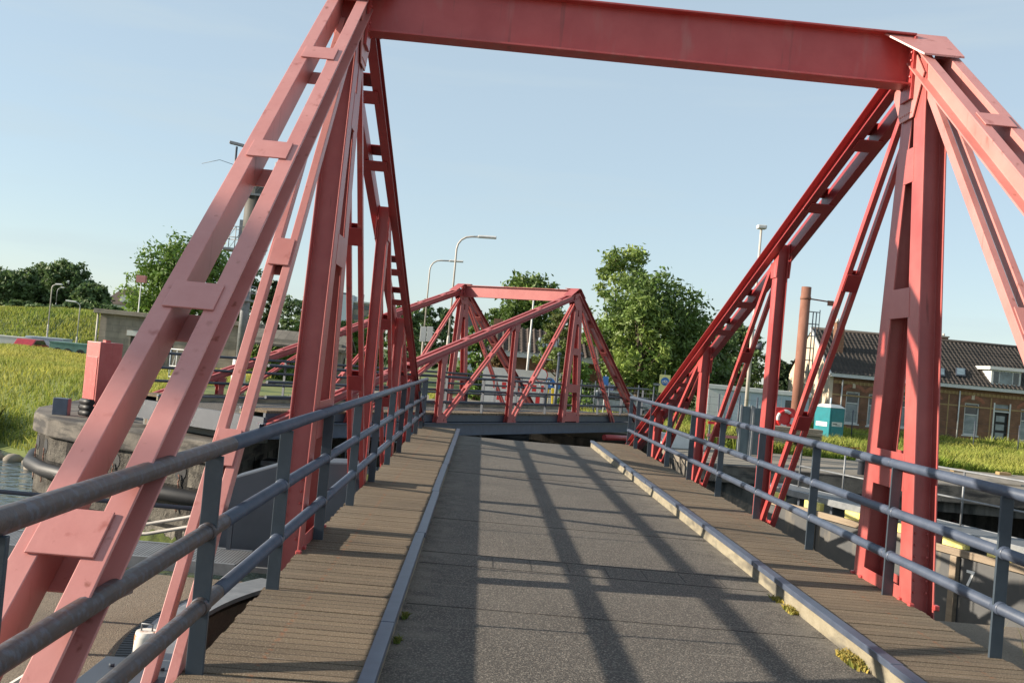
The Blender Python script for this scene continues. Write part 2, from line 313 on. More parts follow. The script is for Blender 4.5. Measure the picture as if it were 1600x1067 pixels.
NEARRED = RED; FARRED = mat('weathered_red_paint', (.31, .055, .056), .5, scale=1.5, col2=(.39, .10, .095), coat=.15)
def bridge(label, loc, rz, H, near, posts_l, posts_r):
    RED = NEARRED if near else FARRED
    T = thing('swing_bridge', label, 'bridge', loc, rz)
    sl = 1.2036 / PNL; bv = .004 if near else 0
    ZB = -.27 if not near else -.27
    y_end = 14.1; y_rear = -9.4 if near else -7.0
    hf = lambda y: H - sl * y                    # centre height of the long chord
    yr = -(H + .09 + .28) / .764                 # foot of the rear stay
    hr = lambda y: H + .09 + .764 * y
    # ---- deck
    MB().box(-1.50, 1.50, y_rear, y_end - .02, -.26, -.14).build('road_deck', ROAD, T)
    for ys in ((-1.5, -.08, .42, 2.3, 6.8, 11.8) if near else ()): MB().box(-1.47, 1.47, ys - .004, ys + .004, -.14, -.137).build('deck_joint', SEAM, T)
    for k in range(7 if near else 0): MB().box(-.86 + k * .33, -.855 + k * .33, -.04 + (k % 3) * .03, .38, -.14, -.1375).build('deck_joint', SEAM, T)
    for s in (-1, 1):
        pk = MB(); y = y_rear; k = 0
        while y < y_end - .09:
            j = random.uniform(-.012, .012); dz = random.uniform(-.0025, .002)
            x0, x1 = sorted((s * 1.545, s * (2.362 + j))); pk.box(x0, x1, y + .0015, y + .0965, -.055, dz); y += .098
        pk.build('walkway', PLANK, T, .0022 if near else 0)
        x0, x1 = sorted((s * 1.488, s * 1.54)); MB().box(x0, x1, y_rear, y_end - .01, -.139, -.017).build('kerb', KERB, T)
        ed = MB(); cuts = [y_rear, -5.1, -2.6, .45, 3.3, 6.4, 9.6, 12.2, y_end]
        for a, b in zip(cuts[:-1], cuts[1:]):
            off = random.uniform(-.006, .008)
            x0, x1 = sorted((s * (1.468 + off), s * (1.548 + off))); ed.box(x0, x1, a + .006, b - .006, -.03, .014)
        ed.build('kerb_edging', BLUE, T, .004)
        x0, x1 = sorted((s * 2.27, s * 2.345)); MB().box(x0, x1, y_rear, y_end - .02, -.26, -.057).build('edge_beam', GIRD, T)
        # bottom girder, an I section outside the walkway
        gx = s * TX
        MB().sect((gx, yr - .9 if not near else y_rear, -.46), (gx, y_end + .25, -.46), [(-.11, -.18), (.11, -.18), (.11, -.162), (.01, -.162), (.01, .162), (.11, .162), (.11, .18), (-.11, .18), (-.11, .162), (-.01, .162), (-.01, -.162), (-.11, -.162)], (1, 0, 0)).build('bottom_girder', BLUE if not near else GIRD, T)
    cb = MB()
    for k in range(-2, 4): cb.box(-2.4, 2.4, k * PNL - .09, k * PNL + .09, -.62, -.265)
    cb.box(-2.44, 2.44, y_end + .0, y_end + .12, -.62, -.15)
    cb.box(-.9, -.6, y_rear, y_end, -.6, -.262); cb.box(.6, .9, y_rear, y_end, -.6, -.262)
    cb.build('cross_beam', GIRD, T)
    # ---- trusses
    for s in (-1, 1):
        X = s * TX
        # long chord
        A = (X, .05, hf(.05)); B = (X, y_end + .15, hf(y_end + .15)); mb = MB()
        for q in (-1, 1): chan(mb, (X, A[1], A[2]), (X, B[1], B[2]), q)
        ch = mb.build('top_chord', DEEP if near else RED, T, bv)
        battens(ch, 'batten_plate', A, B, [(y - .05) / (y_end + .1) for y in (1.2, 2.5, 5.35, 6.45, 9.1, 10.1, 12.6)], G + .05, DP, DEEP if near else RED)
        # rear stay
        A = (X, -.05, hr(-.05)); B = (X, yr, hr(yr)); mb = MB()
        for q in (-1, 1): chan(mb, A, B, q, f=.09)
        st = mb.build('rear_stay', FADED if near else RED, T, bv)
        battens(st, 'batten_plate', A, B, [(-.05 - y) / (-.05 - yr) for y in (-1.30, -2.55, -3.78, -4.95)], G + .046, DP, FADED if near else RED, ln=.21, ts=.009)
        # king post: two H sections that spread towards the foot
        KP = mat_king if near else RED
        for y0, y1, hw in ((-.74, -.17, .096), (.29, .0, .0945)):
            mb = MB(); mb.sect((X, y0, ZB), (X, y1, H - .02), hsec(hw, .108, .013), (1, 0, 0), (0, 1, 0))
            for i in range(6 if near else 0):
                for xx in (-.05, .05): mb.ball((X + xx, y0 - .01 + (y1 - y0) * (i * .09 + .02) / 4.6, ZB + .36 + i * .09), .012, 6, 4)
            mb.build('king_post', KP, T, bv)
        yl = lambda z: -.74 + .08 + (z - ZB) / (H - .02 - ZB) * .57
        yh = lambda z: .29 - .08 - (z - ZB) / (H - .02 - ZB) * .29
        k_ = H / 4.48
        for z0, z1 in ((-.25, .10), (.84, 1.14), (2.25, 2.5), (3.4, 3.7)):
            z0 *= k_; z1 *= k_; mb = MB()
            for q in (-1, 1):
                mb = MB(); c0, c1 = sorted((X + q * .090, X + q * .099)); mb.plate([(yl(z0), z0), (yh(z0), z0), (yh(z1), z1), (yl(z1), z1)], 'x', c0, c1)
                mb.build('king_batten', KP, T, .002 if near else 0)
        # foot cleats
        for yy in (-.855, -.66, .155, .35):
            for q in (-1, 1): MB().box(X + q * .098 - .022, X + q * .098 + .022, yy, yy + .05, -.02, .022).build('foot_cleat', RED, T, .008)
        # hangers and diagonals
        for k in (1, 2, 3):
            y = k * PNL; h = hf(y)
            mb = MB(); mb.sect((X, y, ZB), (X, y, h + .06), hsec(.067, .10, .012), (1, 0, 0), (0, 1, 0))
            vp = mb.build('vertical_post', RED, T, bv)
            for q in (-1, 1):
                mb = MB(); a, b = sorted((X + q * .071, X + q * .083)); mb.plate([(y - .16, h - .14 + sl * .16), (y - .12, h - .36), (y + .12, h - .36), (y + .16, h - .14 - sl * .16)], 'x', a, b)
                mb.build('gusset_plate', RED, T, 0); mb = MB(); a, b = sorted((X + q * .071, X + q * .084))
                mb.plate([(y - .38, ZB), (y - .24, ZB + .24), (y + .08, ZB + .24), (y + .14, ZB)], 'x', a, b); mb.build('gusset_plate', RED, T, 0)
            y1 = (k - 1) * PNL; h1 = hf(y1) - (.18 if k > 1 else .30)
            A = (X, y - .2, ZB + .06); B = (X, y1 + .14, h1); mb = MB()
            for q in (-1, 1): mb.bar((A[0] + q * .07, A[1], A[2]), (B[0] + q * .05, B[1], B[2]), .05, .075)
            dg = mb.build('diagonal_brace', RED, T, bv)
            battens(dg, 'batten_plate', A, B, (.33, .66), .075, .075, RED if not near else DEEP, ln=.2, ts=.01)
        # rear strut
        A = (X, -.22, H - .22); B = (X, -3.95 * H / 4.48, ZB); mb = MB()
        for q in (-1, 1): mb.bar((X + q * .055, A[1], A[2]), (X + q * .055, B[1], B[2]), .052, .08)
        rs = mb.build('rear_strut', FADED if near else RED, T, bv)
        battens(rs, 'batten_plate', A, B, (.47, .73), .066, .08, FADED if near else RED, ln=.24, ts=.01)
        # head: gussets and bent cap plate
        mb = MB()
        for q in (-1, 1):
            a, b = sorted((X + q * .104, X + q * .118)); mb.plate([(-.30, H - .18), (-.14, H - .52), (.12, H - .52), (.30, H - .26), (.26, H - .02), (.04, H + .06), (-.10, H + .05)], 'x', a, b)
            for i in range(6 if near else 0): mb.ball((X + q * .118, -.11 + i * .045, H - .47), .01, 6, 4)
        mb.build('head_gusset', FADED if near else RED, T, bv)
        mb = MB(); zc = H + .235; xi, xo = X - s * .42, X + s * .168; xm = X - s * .168
        top = [(xi, .10, zc), (xo, .10, zc), (xo, -.02, zc), (xo, -.40, zc - .764 * .38), (xm, -.40, zc - .764 * .38), (xi, -.02, zc)]
        mb.add(top + [(p[0], p[1], p[2] - .016) for p in top], [(0, 1, 2, 5), (5, 2, 3, 4), (11, 8, 7, 6), (10, 9, 8, 11)] + [(i, (i + 1) % 6, 6 + (i + 1) % 6, 6 + i) for i in range(6)])
        mb.add([(xo, .10, zc), (xo, .62, H - .06), (xm, .62, H - .06), (xm, .10, zc), (xo, .10, zc - .016), (xo, .62, H - .076), (xm, .62, H - .076), (xm, .10, zc - .016)], [(0, 1, 2, 3), (7, 6, 5, 4), (0, 4, 5, 1), (2, 6, 7, 3), (1, 5, 6, 2)])
        for i in range(4 if near else 0): mb.ball((xi + s * (.08 + i * .1), .04, zc), .015, 6, 4)
        mb.build('cap_plate', FADED if near else RED, T, 0)
    # portal beam
    mb = MB(); zb, zt = H - .24, H + .205 if near else H + .19
    sec = [(-.1, zb), (.1, zb), (.1, zb + .018), (.008, zb + .018), (.008, zt - .018), (.1, zt - .018), (.1, zt), (-.1, zt), (-.1, zt - .018), (-.008, zt - .018), (-.008, zb + .018), (-.1, zb + .018)]
    mb.sect((-TX + .125, -.02, 0), (TX - .125, -.02, 0), sec, (0, 1, 0), (0, 0, 1)); pb = mb.build('portal_beam', RED, T, bv)
    for s in (-1, 1):
        mb = MB(); x0, x1 = sorted((s * (TX - .122), s * (TX - .145))); mb.box(x0, x1, -.13, .09, zb - .12, zt - .03)
        x2 = s * (TX - .15)
        for i in range(6):
            mb.ball((x2, -.105, zb + .0 + i * .07), .014, 6, 4); mb.ball((x2, .065, zb + i * .07), .014, 6, 4)
        mb.build('beam_end_plate', RED, pb, .002)
    # ---- railings
    RX = 2.308
    for s, posts in ((-1, posts_l), (1, posts_r)):
        for z in (1.05, .665, .315):
            segs = [(y_rear, y_end, BLUE if near else GIRD)] if not (near and s < 0) else [(y_rear, -3.46, WORN), (-3.455, y_end, BLUE)]
            for a, b, mm in segs:
                if s > 0 and near: mm = BLUE
                mb = MB(); mb.tube([(s * RX, a, z), (s * RX, b, z)], .038, 16)
                for yy in posts:
                    if a < yy < b and z < 1: mb.tube([(s * RX, yy - .045, z), (s * RX, yy - .035, z), (s * RX, yy + .035, z), (s * RX, yy + .045, z)], [.04, .044, .044, .04], 16)
                yy = a + 2.9
                while yy < b: mb.tube([(s * RX, yy, z), (s * RX, yy + .012, z)], .0395, 16); yy += 3.05
                r_ = mb.build('handrail' if z > 1 else 'rail', mm, T)
                if mm is WORN: r_['label'] = 'rusty worn brown stretch of rail'
        for yy in posts:
            mb = MB(); mb.box(s * RX - .041, s * RX + .041, yy - .011, yy + .011, -.08, 1.02)
            mb.build('railing_post', POSTB if near else GIRD, T, .003 if near else 0)
    if near:
        mb = MB(); mb.box(-2.82, -2.43, -4.35, -3.45, -.07, -.045)
        for xx in (-2.74, -2.62, -2.5):
            for yy in (-4.2, -3.9, -3.6): mb.tube([(xx, yy, -.045), (xx, yy, -.03)], .014, 8)
        mb.build('bearing_plate', GIRD, T, .003)
    return T
NX, NY = 1.0947, 8.5213
bridge('red steel swing bridge leaf we stand on, its tall portal straight ahead', (NX, NY, 0), 0, 4.48, True,
       [y - NY for y in (-.9, .8, 2.63, 4.78, 6.52, 8.30, 10.25, 12.22, 14.18, 16.15, 18.15, 20.1, 21.7, 22.5)],
       [y - NY for y in (.8, 2.7, 4.6, 6.33, 8.04, 9.98, 11.93, 13.9, 15.86, 17.79, 19.68, 21.45, 22.5)])
FA = 4.118328 - PI / 2
far = bridge('smaller looking red swing bridge leaf turned sideways beyond the end of the road', (1.0165, 36.553, -.04), FA, 4.145 + .04, False,
       [-6.5 + 1.93 * k for k in range(11)], [-6.5 + 1.93 * k for k in range(11)])
FM = Matrix.Translation((1.0165, 36.553, -.04)) @ Matrix.Rotation(FA, 4, 'Z')

# ------------------------------------------------------------------ ground, water, quays
def sstep(a, b, x): t = np.clip((x - a) / (b - a), 0, 1); return t * t * (3 - 2 * t)
def shore(x): return np.where(x > -13.2, np.where((x > -2.0) & (x < 6.8), 41.5, 30.6), 34.4 + (-13.2 - x) * .95)
def height(x, y):
    x = np.asarray(x, float); y = np.asarray(y, float); d = y - shore(x)
    left = sstep(-12.8, -14.2, x)
    z = -.92 - left * 3.1 * (1 - sstep(-.5, 9, d))
    z = z + 3.5 * sstep(98, 114, y) * (1 - sstep(-34, -16, x))
    z = z + left * .25 * np.sin(x * .35 + y * .1) * sstep(6, 20, d)
    z = z - 1.0 * sstep(82, 87, y) * (1 - sstep(99, 103, y)) * sstep(-22, -27, x)
    z = z - .3 * sstep(42, 52, y) * sstep(12, 18, x) * (1 - sstep(60, 66, y))
    return z
xs = np.r_[-900, -400, -200, np.arange(-150, -30, 6), np.arange(-30, -15, 1.5), np.r_[np.arange(-15, -2.5, 1.6), -2.02, -1.98, np.arange(0, 6.5, 1.6), 6.78, 6.82, np.arange(8, 50, 1.6)], 60, 80, 120, 200, 400, 900]
ts = np.r_[-1.5, 0, .6, 1.3, 2.2, 3.2, 4.5, 6, 8, 10, np.arange(13, 110, 3.2), 130, 180, 300, 600, 1500, 3500]
XX, TT = np.meshgrid(xs, ts); YY = np.minimum(shore(XX), 130) + TT; YY[:2] = np.where(XX[:2] > -13.2, shore(XX[:2]) + np.array([[0], [.05]]), YY[:2])
ZZ = height(XX, YY); V = np.c_[XX.ravel(), YY.ravel(), ZZ.ravel()]
nx, ny = len(xs), len(ts); I = np.arange(nx * ny).reshape(ny, nx)
F = np.stack([I[:-1, :-1], I[:-1, 1:], I[1:, 1:], I[1:, :-1]], -1).reshape(-1, 4)
g = fast_mesh('ground', V, F, FIELD, smooth=True); g['kind'] = 'structure'
wt = MB().box(-900, 900, -60, 200, -9, -3.75).build('water', WATER); wt['kind'] = 'structure'
# near quay and its wall
PR = 3.36; arc = []
for k in range(49):
    t = math.radians(137.5) + (math.radians(427.5) - math.radians(137.5)) * k / 48; arc.append((NX + PR * math.cos(t), NY + PR * math.sin(t)))
arc = [p for p in arc if p[1] < 10.75 or (p[0] > NX and p[1] < 11.62)]
nq = MB().prism([(-120, -60), (120, -60), (120, 11.62)] + [(p[0], p[1]) for p in reversed(arc)] + [(-120, 10.75)], -2.6, -.92).build('near_quay', GRAVEL); nq['kind'] = 'structure'
q = MB().box(-120, 120, -58, 10.70, -8, -2.602).build('quay_wall', WALLC); tag(q, 'dark lock wall under the concrete ground on the near side', 'wall')
# far quay paving strip, coping, wall with recess
fq = MB().prism([(-5.4, 30.3), (-2.0, 30.3), (-2.0, 41.5), (6.8, 41.5), (6.8, 30.3), (60, 30.3), (60, 37.2), (13, 37.6), (9, 38.6), (8.4, 44), (4.0, 46), (4.0, 64), (-9, 64), (-9, 40), (-5.4, 38)], -1.2, -.9).build('far_quay', PAVE); fq['kind'] = 'structure'
T = thing('quay_wall', 'dark stained lock wall on the right with an opening in it and a black coping', 'wall', (12, 30.6, -4))
def fqw(x0, x1, z0, z1, y0=30.5, y1=34): return (x0 - 12, x1 - 12, y0 - 30.6, y1 - 30.6, z0 + 4, z1 + 4)
mb = MB(); mb.box(*fqw(-5.35, -2.02, -8, -1.205)); mb.box(*fqw(6.82, 13.0, -8, -1.205)); mb.box(*fqw(-2.018, 6.818, -8, -2.3, 30.5, 42)); mb.box(*fqw(-2.018, 6.818, -2.298, -1.205, 41.4, 42)); mb.box(*fqw(6.802, 6.9, -2.3, -1.206, 34.002, 42)); mb.box(*fqw(-2.1, -2.002, -2.3, -1.206, 34.002, 42)); mb.box(*fqw(17.6, 60, -8, -1.205)); mb.box(*fqw(13.002, 17.598, -8, -3.3)); mb.box(*fqw(13.002, 17.598, -1.75, -1.206)); mb.box(*fqw(13.002, 17.598, -3.3, -1.75, 32.6, 34))
mb.build('wall', WALLC, T)
for a_, b_ in ((-5.3, -1.98), (6.78, 60)): MB().box(*fqw(a_, b_, -1.42, -.885, 30.2, 30.62)).build('coping', COPE, T, .03)
tag(MB().tube([(12.6, 29.4, -3.6), (15.6, 32.2, -2.3)], .17, 14).build('red_pipe', FADED), 'faded red pipe sloping out of the dark opening in the wall', 'pipe')

# stone pier on the left
nose = [(-5.5, 30.25), (-5.6, 23.9), (-6.1, 23.75), (-8.4, 24.85), (-9.9, 25.6), (-11.1, 26.5), (-12.0, 27.7), (-12.6, 29.3), (-13.3, 35.0), (-13.3, 40), (-5.5, 40)]
cx, cy = -9, 32
T = thing('stone_pier', 'round ended old stone pier in the water, with chain recesses and a black fender', 'pier', (cx, cy, -4))
P0 = [(x - cx, y - cy) for x, y in nose]
def inset(P, d): return [(x * (1 - d / max(1e-3, math.hypot(x, y))), y * (1 - d / max(1e-3, math.hypot(x, y)))) for x, y in P]
MB().prism(inset(P0, .16), -4, 2.58).build('stone_face', STONE, T)
cp = MB().prism(P0, 2.582, 3.1).build('coping', COPE, T, .05)
edge = P0[1:10]
def along(z, off): return [(x * (1 + off / math.hypot(x, y)), y * (1 + off / math.hypot(x, y)), z) for x, y in edge]
MB().tube(along(1.72, -.02), .19, 12).build('fender', BLACK, T)
# sockets with hanging chains, let into the face below the coping
def face_pt(t):
    seg = [(Vector((*inset(edge, .16)[i], 0)), Vector((*inset(edge, .16)[i + 1], 0))) for i in range(len(edge) - 1)]
    i = int(t); a, b = seg[i]; p = a.lerp(b, t - i); d = (b - a).normalized(); n = Vector((d.y, -d.x, 0))
    if n.dot(p) < 0: n = -n
    return p, n
for t in (1.35, 2.3, 4.3, 4.9, 5.5, 6.3):
    p, n = face_pt(t); z = 2.28; mb = MB(); tz = n.cross(Vector((0, 0, 1)))
    ring = [p + n * .012 + tz * .17 * math.cos(a) + Vector((0, 0, z + .2 * math.sin(a))) for a in [2 * PI * k / 14 for k in range(14)]]
    mb.add(ring + [v - n * .16 for v in ring], [tuple(range(14)), tuple(range(14, 28))] + [(k, (k + 1) % 14, 14 + (k + 1) % 14, 14 + k) for k in range(14)])
    mb.build('chain_socket', BLACK, T)
    mb = MB()
    for k in range(9): mb.tube([p + n * .045 + Vector((0, 0, z - .06 - k * .1)) + tz * (.02 * (-1) ** k), p + n * .045 + Vector((0, 0, z - .15 - k * .1)) + tz * (-.02 * (-1) ** k)], .017, 6)
    mb.build('chain', RUST, T)
mo = MB(); rr = random.Random(3); ring = []
for t in np.arange(.02, 7.95, .04):
    p, n = face_pt(float(t)); z1 = .62 + rr.uniform(-.07, .10) + .12 * math.sin(t * 5); o1 = rr.uniform(.03, .08)
    ring.append([p + n * .012 + Vector((0, 0, z1)), p + n * o1 + Vector((0, 0, z1 - .12)), p + n * (o1 + .05) + Vector((0, 0, .1)), p + n * .02 + Vector((0, 0, -.2))])
mo.add([v for r_ in ring for v in r_], [(i * 4 + k, i * 4 + k + 1, i * 4 + k + 5, i * 4 + k + 4) for i in range(len(ring) - 1) for k in range(3)], True)
mo.build('moss_band', MOSS, T)

# ------------------------------------------------------------------ lock gates
def text_mesh(body, size, name, material, parent, M):
    cu = bpy.data.curves.new(name, 'FONT'); cu.body = body; cu.size = size; cu.extrude = .004; cu.align_x = 'CENTER'; cu.align_y = 'CENTER'; cu.offset = .006
    o = bpy.data.objects.new(name, cu); C.objects.link(o)
    me = bpy.data.meshes.new_from_object(o.evaluated_get(bpy.context.evaluated_depsgraph_get())); bpy.data.objects.remove(o)
    me.materials.clear(); me.materials.append(material); o = bpy.data.objects.new(name, me); C.objects.link(o); o.parent = parent; o.matrix_local = M
    return o
def gate(label, P, ang, ln, ztop, number=None, rails=(), yel=(), face=GREYG, zbot=-4.2):
    # local x runs along the leaf, local -y is the face towards the bridge, z = 0 at the walkway
    T = thing('lock_gate', label, 'lock gate', (P[0], P[1], ztop), ang)
    MB().box(0, ln, -.02, .42, zbot, -.36).build('gate_leaf', face, T, .01)
    MB().box(0, ln, -.09, -.022, -.375, -.255).build('timber_beam', TIMB, T, .012)
    MB().box(-.1, ln, .10, .82, -.05, 0).build('walkway', GRILLE, T)
    mb = MB(); mb.box(-.1, ln, .06, .097, -.12, .01); mb.box(-.1, ln, .823, .86, -.12, .01); mb.build('walkway_edge', STEEL, T, .004)
    for k in range(int(ln / 1.05)):
        x = .3 + k * 1.05; mb = MB(); mb.plate([(.07, -.122), (.8, -.122), (.8, -.2), (.3, -.355), (.07, -.355)], 'x', x, x + .07); mb.build('bracket', GIRD, T)
    for x in yel:
        MB().box(x, x + .5, -.06, .045, -.25, -.10).build('yellow_block', YELL, T, .006)
    for x0, x1, hh in rails:
        r = .09; mb = MB(); pts = [(x0, .78, 0.0)] + [(x0, .78, hh - r)] + [(x0 + r * (1 - math.cos(a)), .78, hh - r + r * math.sin(a)) for a in (PI / 8, PI / 4, 3 * PI / 8)] + [(x0 + r, .78, hh)]
        pts += [(x1 - r, .78, hh)] + [(x1 - r + r * math.sin(a), .78, hh - r + r * math.cos(a)) for a in (PI / 8, PI / 4, 3 * PI / 8)] + [(x1, .78, hh - r), (x1, .78, 0)]
        mb.tube(pts, .021, 10); mb.tube([(x0, .78, hh * .48), (x1, .78, hh * .48)], .017, 8)
        n = max(1, round((x1 - x0) / 1.4))
        for k in range(1, n): mb.tube([(x0 + (x1 - x0) * k / n, .78, 0), (x0 + (x1 - x0) * k / n, .78, hh)], .019, 8)
        mb.build('guard_rail', STEEL, T)
    return T
ga = math.atan2(.947, -.322)
# mirror: leaf runs from the near quay (right, outside the picture) to the middle of the lock
def gate_r():
    P1 = Vector((6.25, 22.0)); P2 = Vector((9.75, 11.72)); d = (P2 - P1); ln = d.length; a = math.atan2(d.y, d.x)
    T = gate('grey lock gate with the white number 7, timber edged, yellow blocks along its walkway', P1, a, ln, -.54,
             rails=((.4, 3.3, .95), (3.45, 6.6, .95), (6.75, 9.4, .95)), yel=(.5, 1.75, 3.0, 4.25, 5.5, 6.45, 7.4, 8.35, 9.3))
    def on_face(px, py):                     # a point of the picture on the face of the leaf, in leaf coordinates
        dr = FW + RT * ((px - 800) / 1572) - UP * ((py - 533.5) / 1572); u = d.normalized(); n = Vector((-u.y, u.x))
        b = P1 + n * -.03; t = (b - Vector((0, 0))).dot(n) / (dr.x * n.x + dr.y * n.y); p = CAMP + dr * t
        return (Vector((p.x, p.y)) - P1).dot(u), p.z + .54
    x, z = on_face(1515, 905)
    text_mesh('7', .36, 'number_seven', LETW, T, Matrix.Translation((x, -.026, z)) @ Matrix.Rotation(PI / 2, 4, 'X'))
    for px in (1491, 1262):
        x, z = on_face(px, 925); MB().box(x - .07, x + .07, -.115, -.022, zz0, -.38).build('timber_post', TIMB, T, .01)
zz0 = -3.2
gate_r()
gate('lock gate opened back against the far wall on the left, dark with a black railing', (-5.35, 26.0), 0, 6.2, -1.5, yel=(.05, .55, 2.3, 4.1), face=BLACK,
     rails=((.6, 6.0, .72),))
T = gate('lock gate folded beside the near concrete on the left, yellow mark on its grating', (-16, 10.78), math.radians(-.6), 13.6, -.80, yel=(10.1,), face=GREYG)
mb = MB(); mb.tube([(2, .84, .42), (13.5, .84, .42)], .025, 10)
for x in (2, 4, 6, 8, 10.2, 11.55, 13.3): mb.box(x, x + .05, .82, .86, 0, .42)
mb.build('low_guard_rail', GIRD, T)
bk = thing('machine_cover', 'blue grey steel cover plate left of the bridge, standing over the gate end', 'cover', (-2.9, 11.9, -1.1))
MB().plate([(0, 0), (1.6, 0), (1.6, 1.35), (.75, 1.3), (.1, 1.05), (0, .95)], 'y', 0, .5).build('steel_cover', GIRD, bk, .02)
mb = MB(); mb.box(-.05, 1.6, -.06, -.002, -.02, .04); mb.build('base_rail', STEEL, bk)
for k in range(2):
    mb = MB(); mb.tube([(-4.6, 12.5, -.86 - k * .10), (-3.9, 12.45, -.78 - k * .12), (-3.4, 12.35, -.64 - k * .12), (-2.85, 12.2, -.45 - k * .12)], .022, 8)
    tag(mb.build('white_guard_bar', PALEST), ('upper' if k == 0 else 'lower') + ' of two white bars slanting up beside the blue grey cover plate', 'guard bar')

# turntable ring with rack teeth, its guard and the white bollard
T = thing('slewing_rack', 'curved pale steel slewing rack with black teeth on the concrete, left below the walkway', 'slewing rack', (NX, NY, -.92))
mb = MB(); N = 64
a0, a1 = math.radians(150), math.radians(236)
for k in range(N):
    t0 = a0 + (a1 - a0) * k / N; t1 = a0 + (a1 - a0) * (k + 1) / N
    def pt(r, t, z): return (r * math.cos(t), r * math.sin(t), z)
    mb.add([pt(3.30, t0, .1), pt(3.62, t0, .1), pt(3.62, t1, .1), pt(3.30, t1, .1), pt(3.30, t0, .06), pt(3.62, t0, .06), pt(3.62, t1, .06), pt(3.30, t1, .06)],
           [(0, 1, 2, 3), (7, 6, 5, 4), (1, 5, 6, 2), (0, 3, 7, 4)])
mb.build('rim_plate', STEEL, T)
mb = MB()
for k in range(90):
    t = a0 + (a1 - a0) * k / 90; M_ = Matrix.Rotation(t, 4, 'Z'); mb.box(3.56, 3.74, -.024, .024, -.0, .056, M_)
mb.build('rack_teeth', BLACK, T)
T = thing('rack_guard', 'curved grey steel guard strip on slanting legs at the left edge of the concrete', 'guard', (NX, NY, -.92))
mb = MB()
for k in range(30):
    t0 = math.radians(170) + math.radians(36) * k / 30; t1 = t0 + math.radians(36) / 30
    mb.add([pt(4.12, t0, .12), pt(4.14, t0, .12), pt(4.14, t1, .12), pt(4.12, t1, .12), pt(4.12, t0, .30), pt(4.14, t0, .30), pt(4.14, t1, .30), pt(4.12, t1, .30)],
           [(0, 1, 5, 4), (1, 2, 6, 5), (2, 3, 7, 6), (3, 0, 4, 7), (4, 5, 6, 7), (3, 2, 1, 0)])
mb.build('guard_strip', STEEL, T)
for a in (178, 190, 203):
    t = math.radians(a); MB().bar(pt(4.16, t, .2), pt(4.45, t, 0), .05, .05, (-math.sin(t), math.cos(t), 0)).build('leg', PALEST, T)
p = onz(224, 1040, -.9)
T = thing('bollard', 'short white painted bollard with flaking rust, below the left railing', 'bollard', p)
MB().tube([(0, 0, 0), (0, 0, .22), (0, 0, .26)], [.085, .085, .075], 18).build('post', mat('flaking_white_paint', (.66, .62, .54), .8, scale=9, col2=(.75, .73, .68), stain=((.35, .15, .05), (1, 1, 1), 9, .56, .62)), T)
MB().tube([(-.04, 0, .26), (-.04, 0, .31), (.04, 0, .31), (.04, 0, .26)], .007, 8).build('handle', STEEL, T)

# far leaf landing: pale bearing beam, black roller, red cabinet
T = thing('bearing_beam', 'dull grey steel beam on the stone pier carrying the end of the turned bridge', 'beam', (0, 0, 0)); T.matrix_world = FM @ Matrix.Translation((.4, 13.4, -.86))
MB().box(-2.0, 2.2, -.2, .2, 0, .26).build('beam', mat('dull_grey_steel', (.13, .138, .132), .7, scale=1.5, col2=(.19, .195, .18), stain=((.12, .07, .04), (2, 2, .6), 3, .6, .7)), T, .01)
for x in (-1.5, 0, 1.6):
    MB().plate([(-.26, .262), (.26, .262), (.0, .06)], 'x', x - .3, x + .3).build('wedge_seat', BLACK, T)
T = thing('control_cabinet', 'tall red steel cabinet at the end of the turned bridge, standing on the stone pier', 'cabinet', (-10.45, 28.15, -.9), math.radians(-38))
MB().box(-.33, .33, -.34, .34, .0, 2.03).build('body', mat_king, T, .015)
MB().box(-.27, .27, -.356, -.342, .42, 1.62).build('door', RED, T, .006)
MB().box(-.05, .1, -.05, .1, 2.03, 2.09).build('vent', RED, T)
T = thing('roller_buffer', 'black ribbed rubber roller at the foot of the red cabinet on the pier', 'roller', (-10.5, 27.25, -.9), math.radians(-38))
mb = MB()
for k in range(3): mb.tube([(-.16, 0, .12 + k * .15), (.34, 0, .12 + k * .15)], .085, 12)
mb.build('ribs', BLACK, T)
tag(MB().box(-11.35, -10.95, 27.25, 27.5, -.9, -.45).build('junction_box', BLUE, None, .01), 'small blue grey box on the edge of the stone pier', 'box')
# red boom under the far leaf, far pivot
tag(MB().tube([at(944, 683, 35), at(984, 685, 36)], .10, 12).build('red_boom', DEEP), 'thick red boom lying under the right end of the turned bridge', 'boom')
T = thing('pivot_bearing', 'dark pivot bearing block under the turned bridge', 'bearing', (1.02, 36.55, -1.2))
MB().tube([(0, 0, 0), (0, 0, .35)], .9, 24).build('drum', GIRD, T); MB().tube([(0, 0, -1.1), (0, 0, -.002)], 1.6, 28).build('plinth', WALLC, T)
T = thing('gangway_rail', 'pale pipe guard rail with a yellow plate over the water left of the stone pier', 'guard rail', (-12.5, 24.5, -3.4))
MB().box(-2.5, .1, -.5, .4, -.2, 0).build('deck', GRILLE, T)
mb = MB(); mb.tube([(-2.4, -.4, 0), (-2.4, -.4, 1.4), (.0, -.4, 1.4), (0, -.4, 0)], .03, 8); mb.tube([(-2.4, -.4, .75), (0, -.4, .75)], .025, 8)
for x in (-1.6, -.8): mb.tube([(x, -.4, 0), (x, -.4, 1.4)], .025, 8)
mb.build('rail', STEEL, T); MB().box(-.35, -.12, -.46, -.425, .25, 1.25).build('yellow_plate', YELL, T)

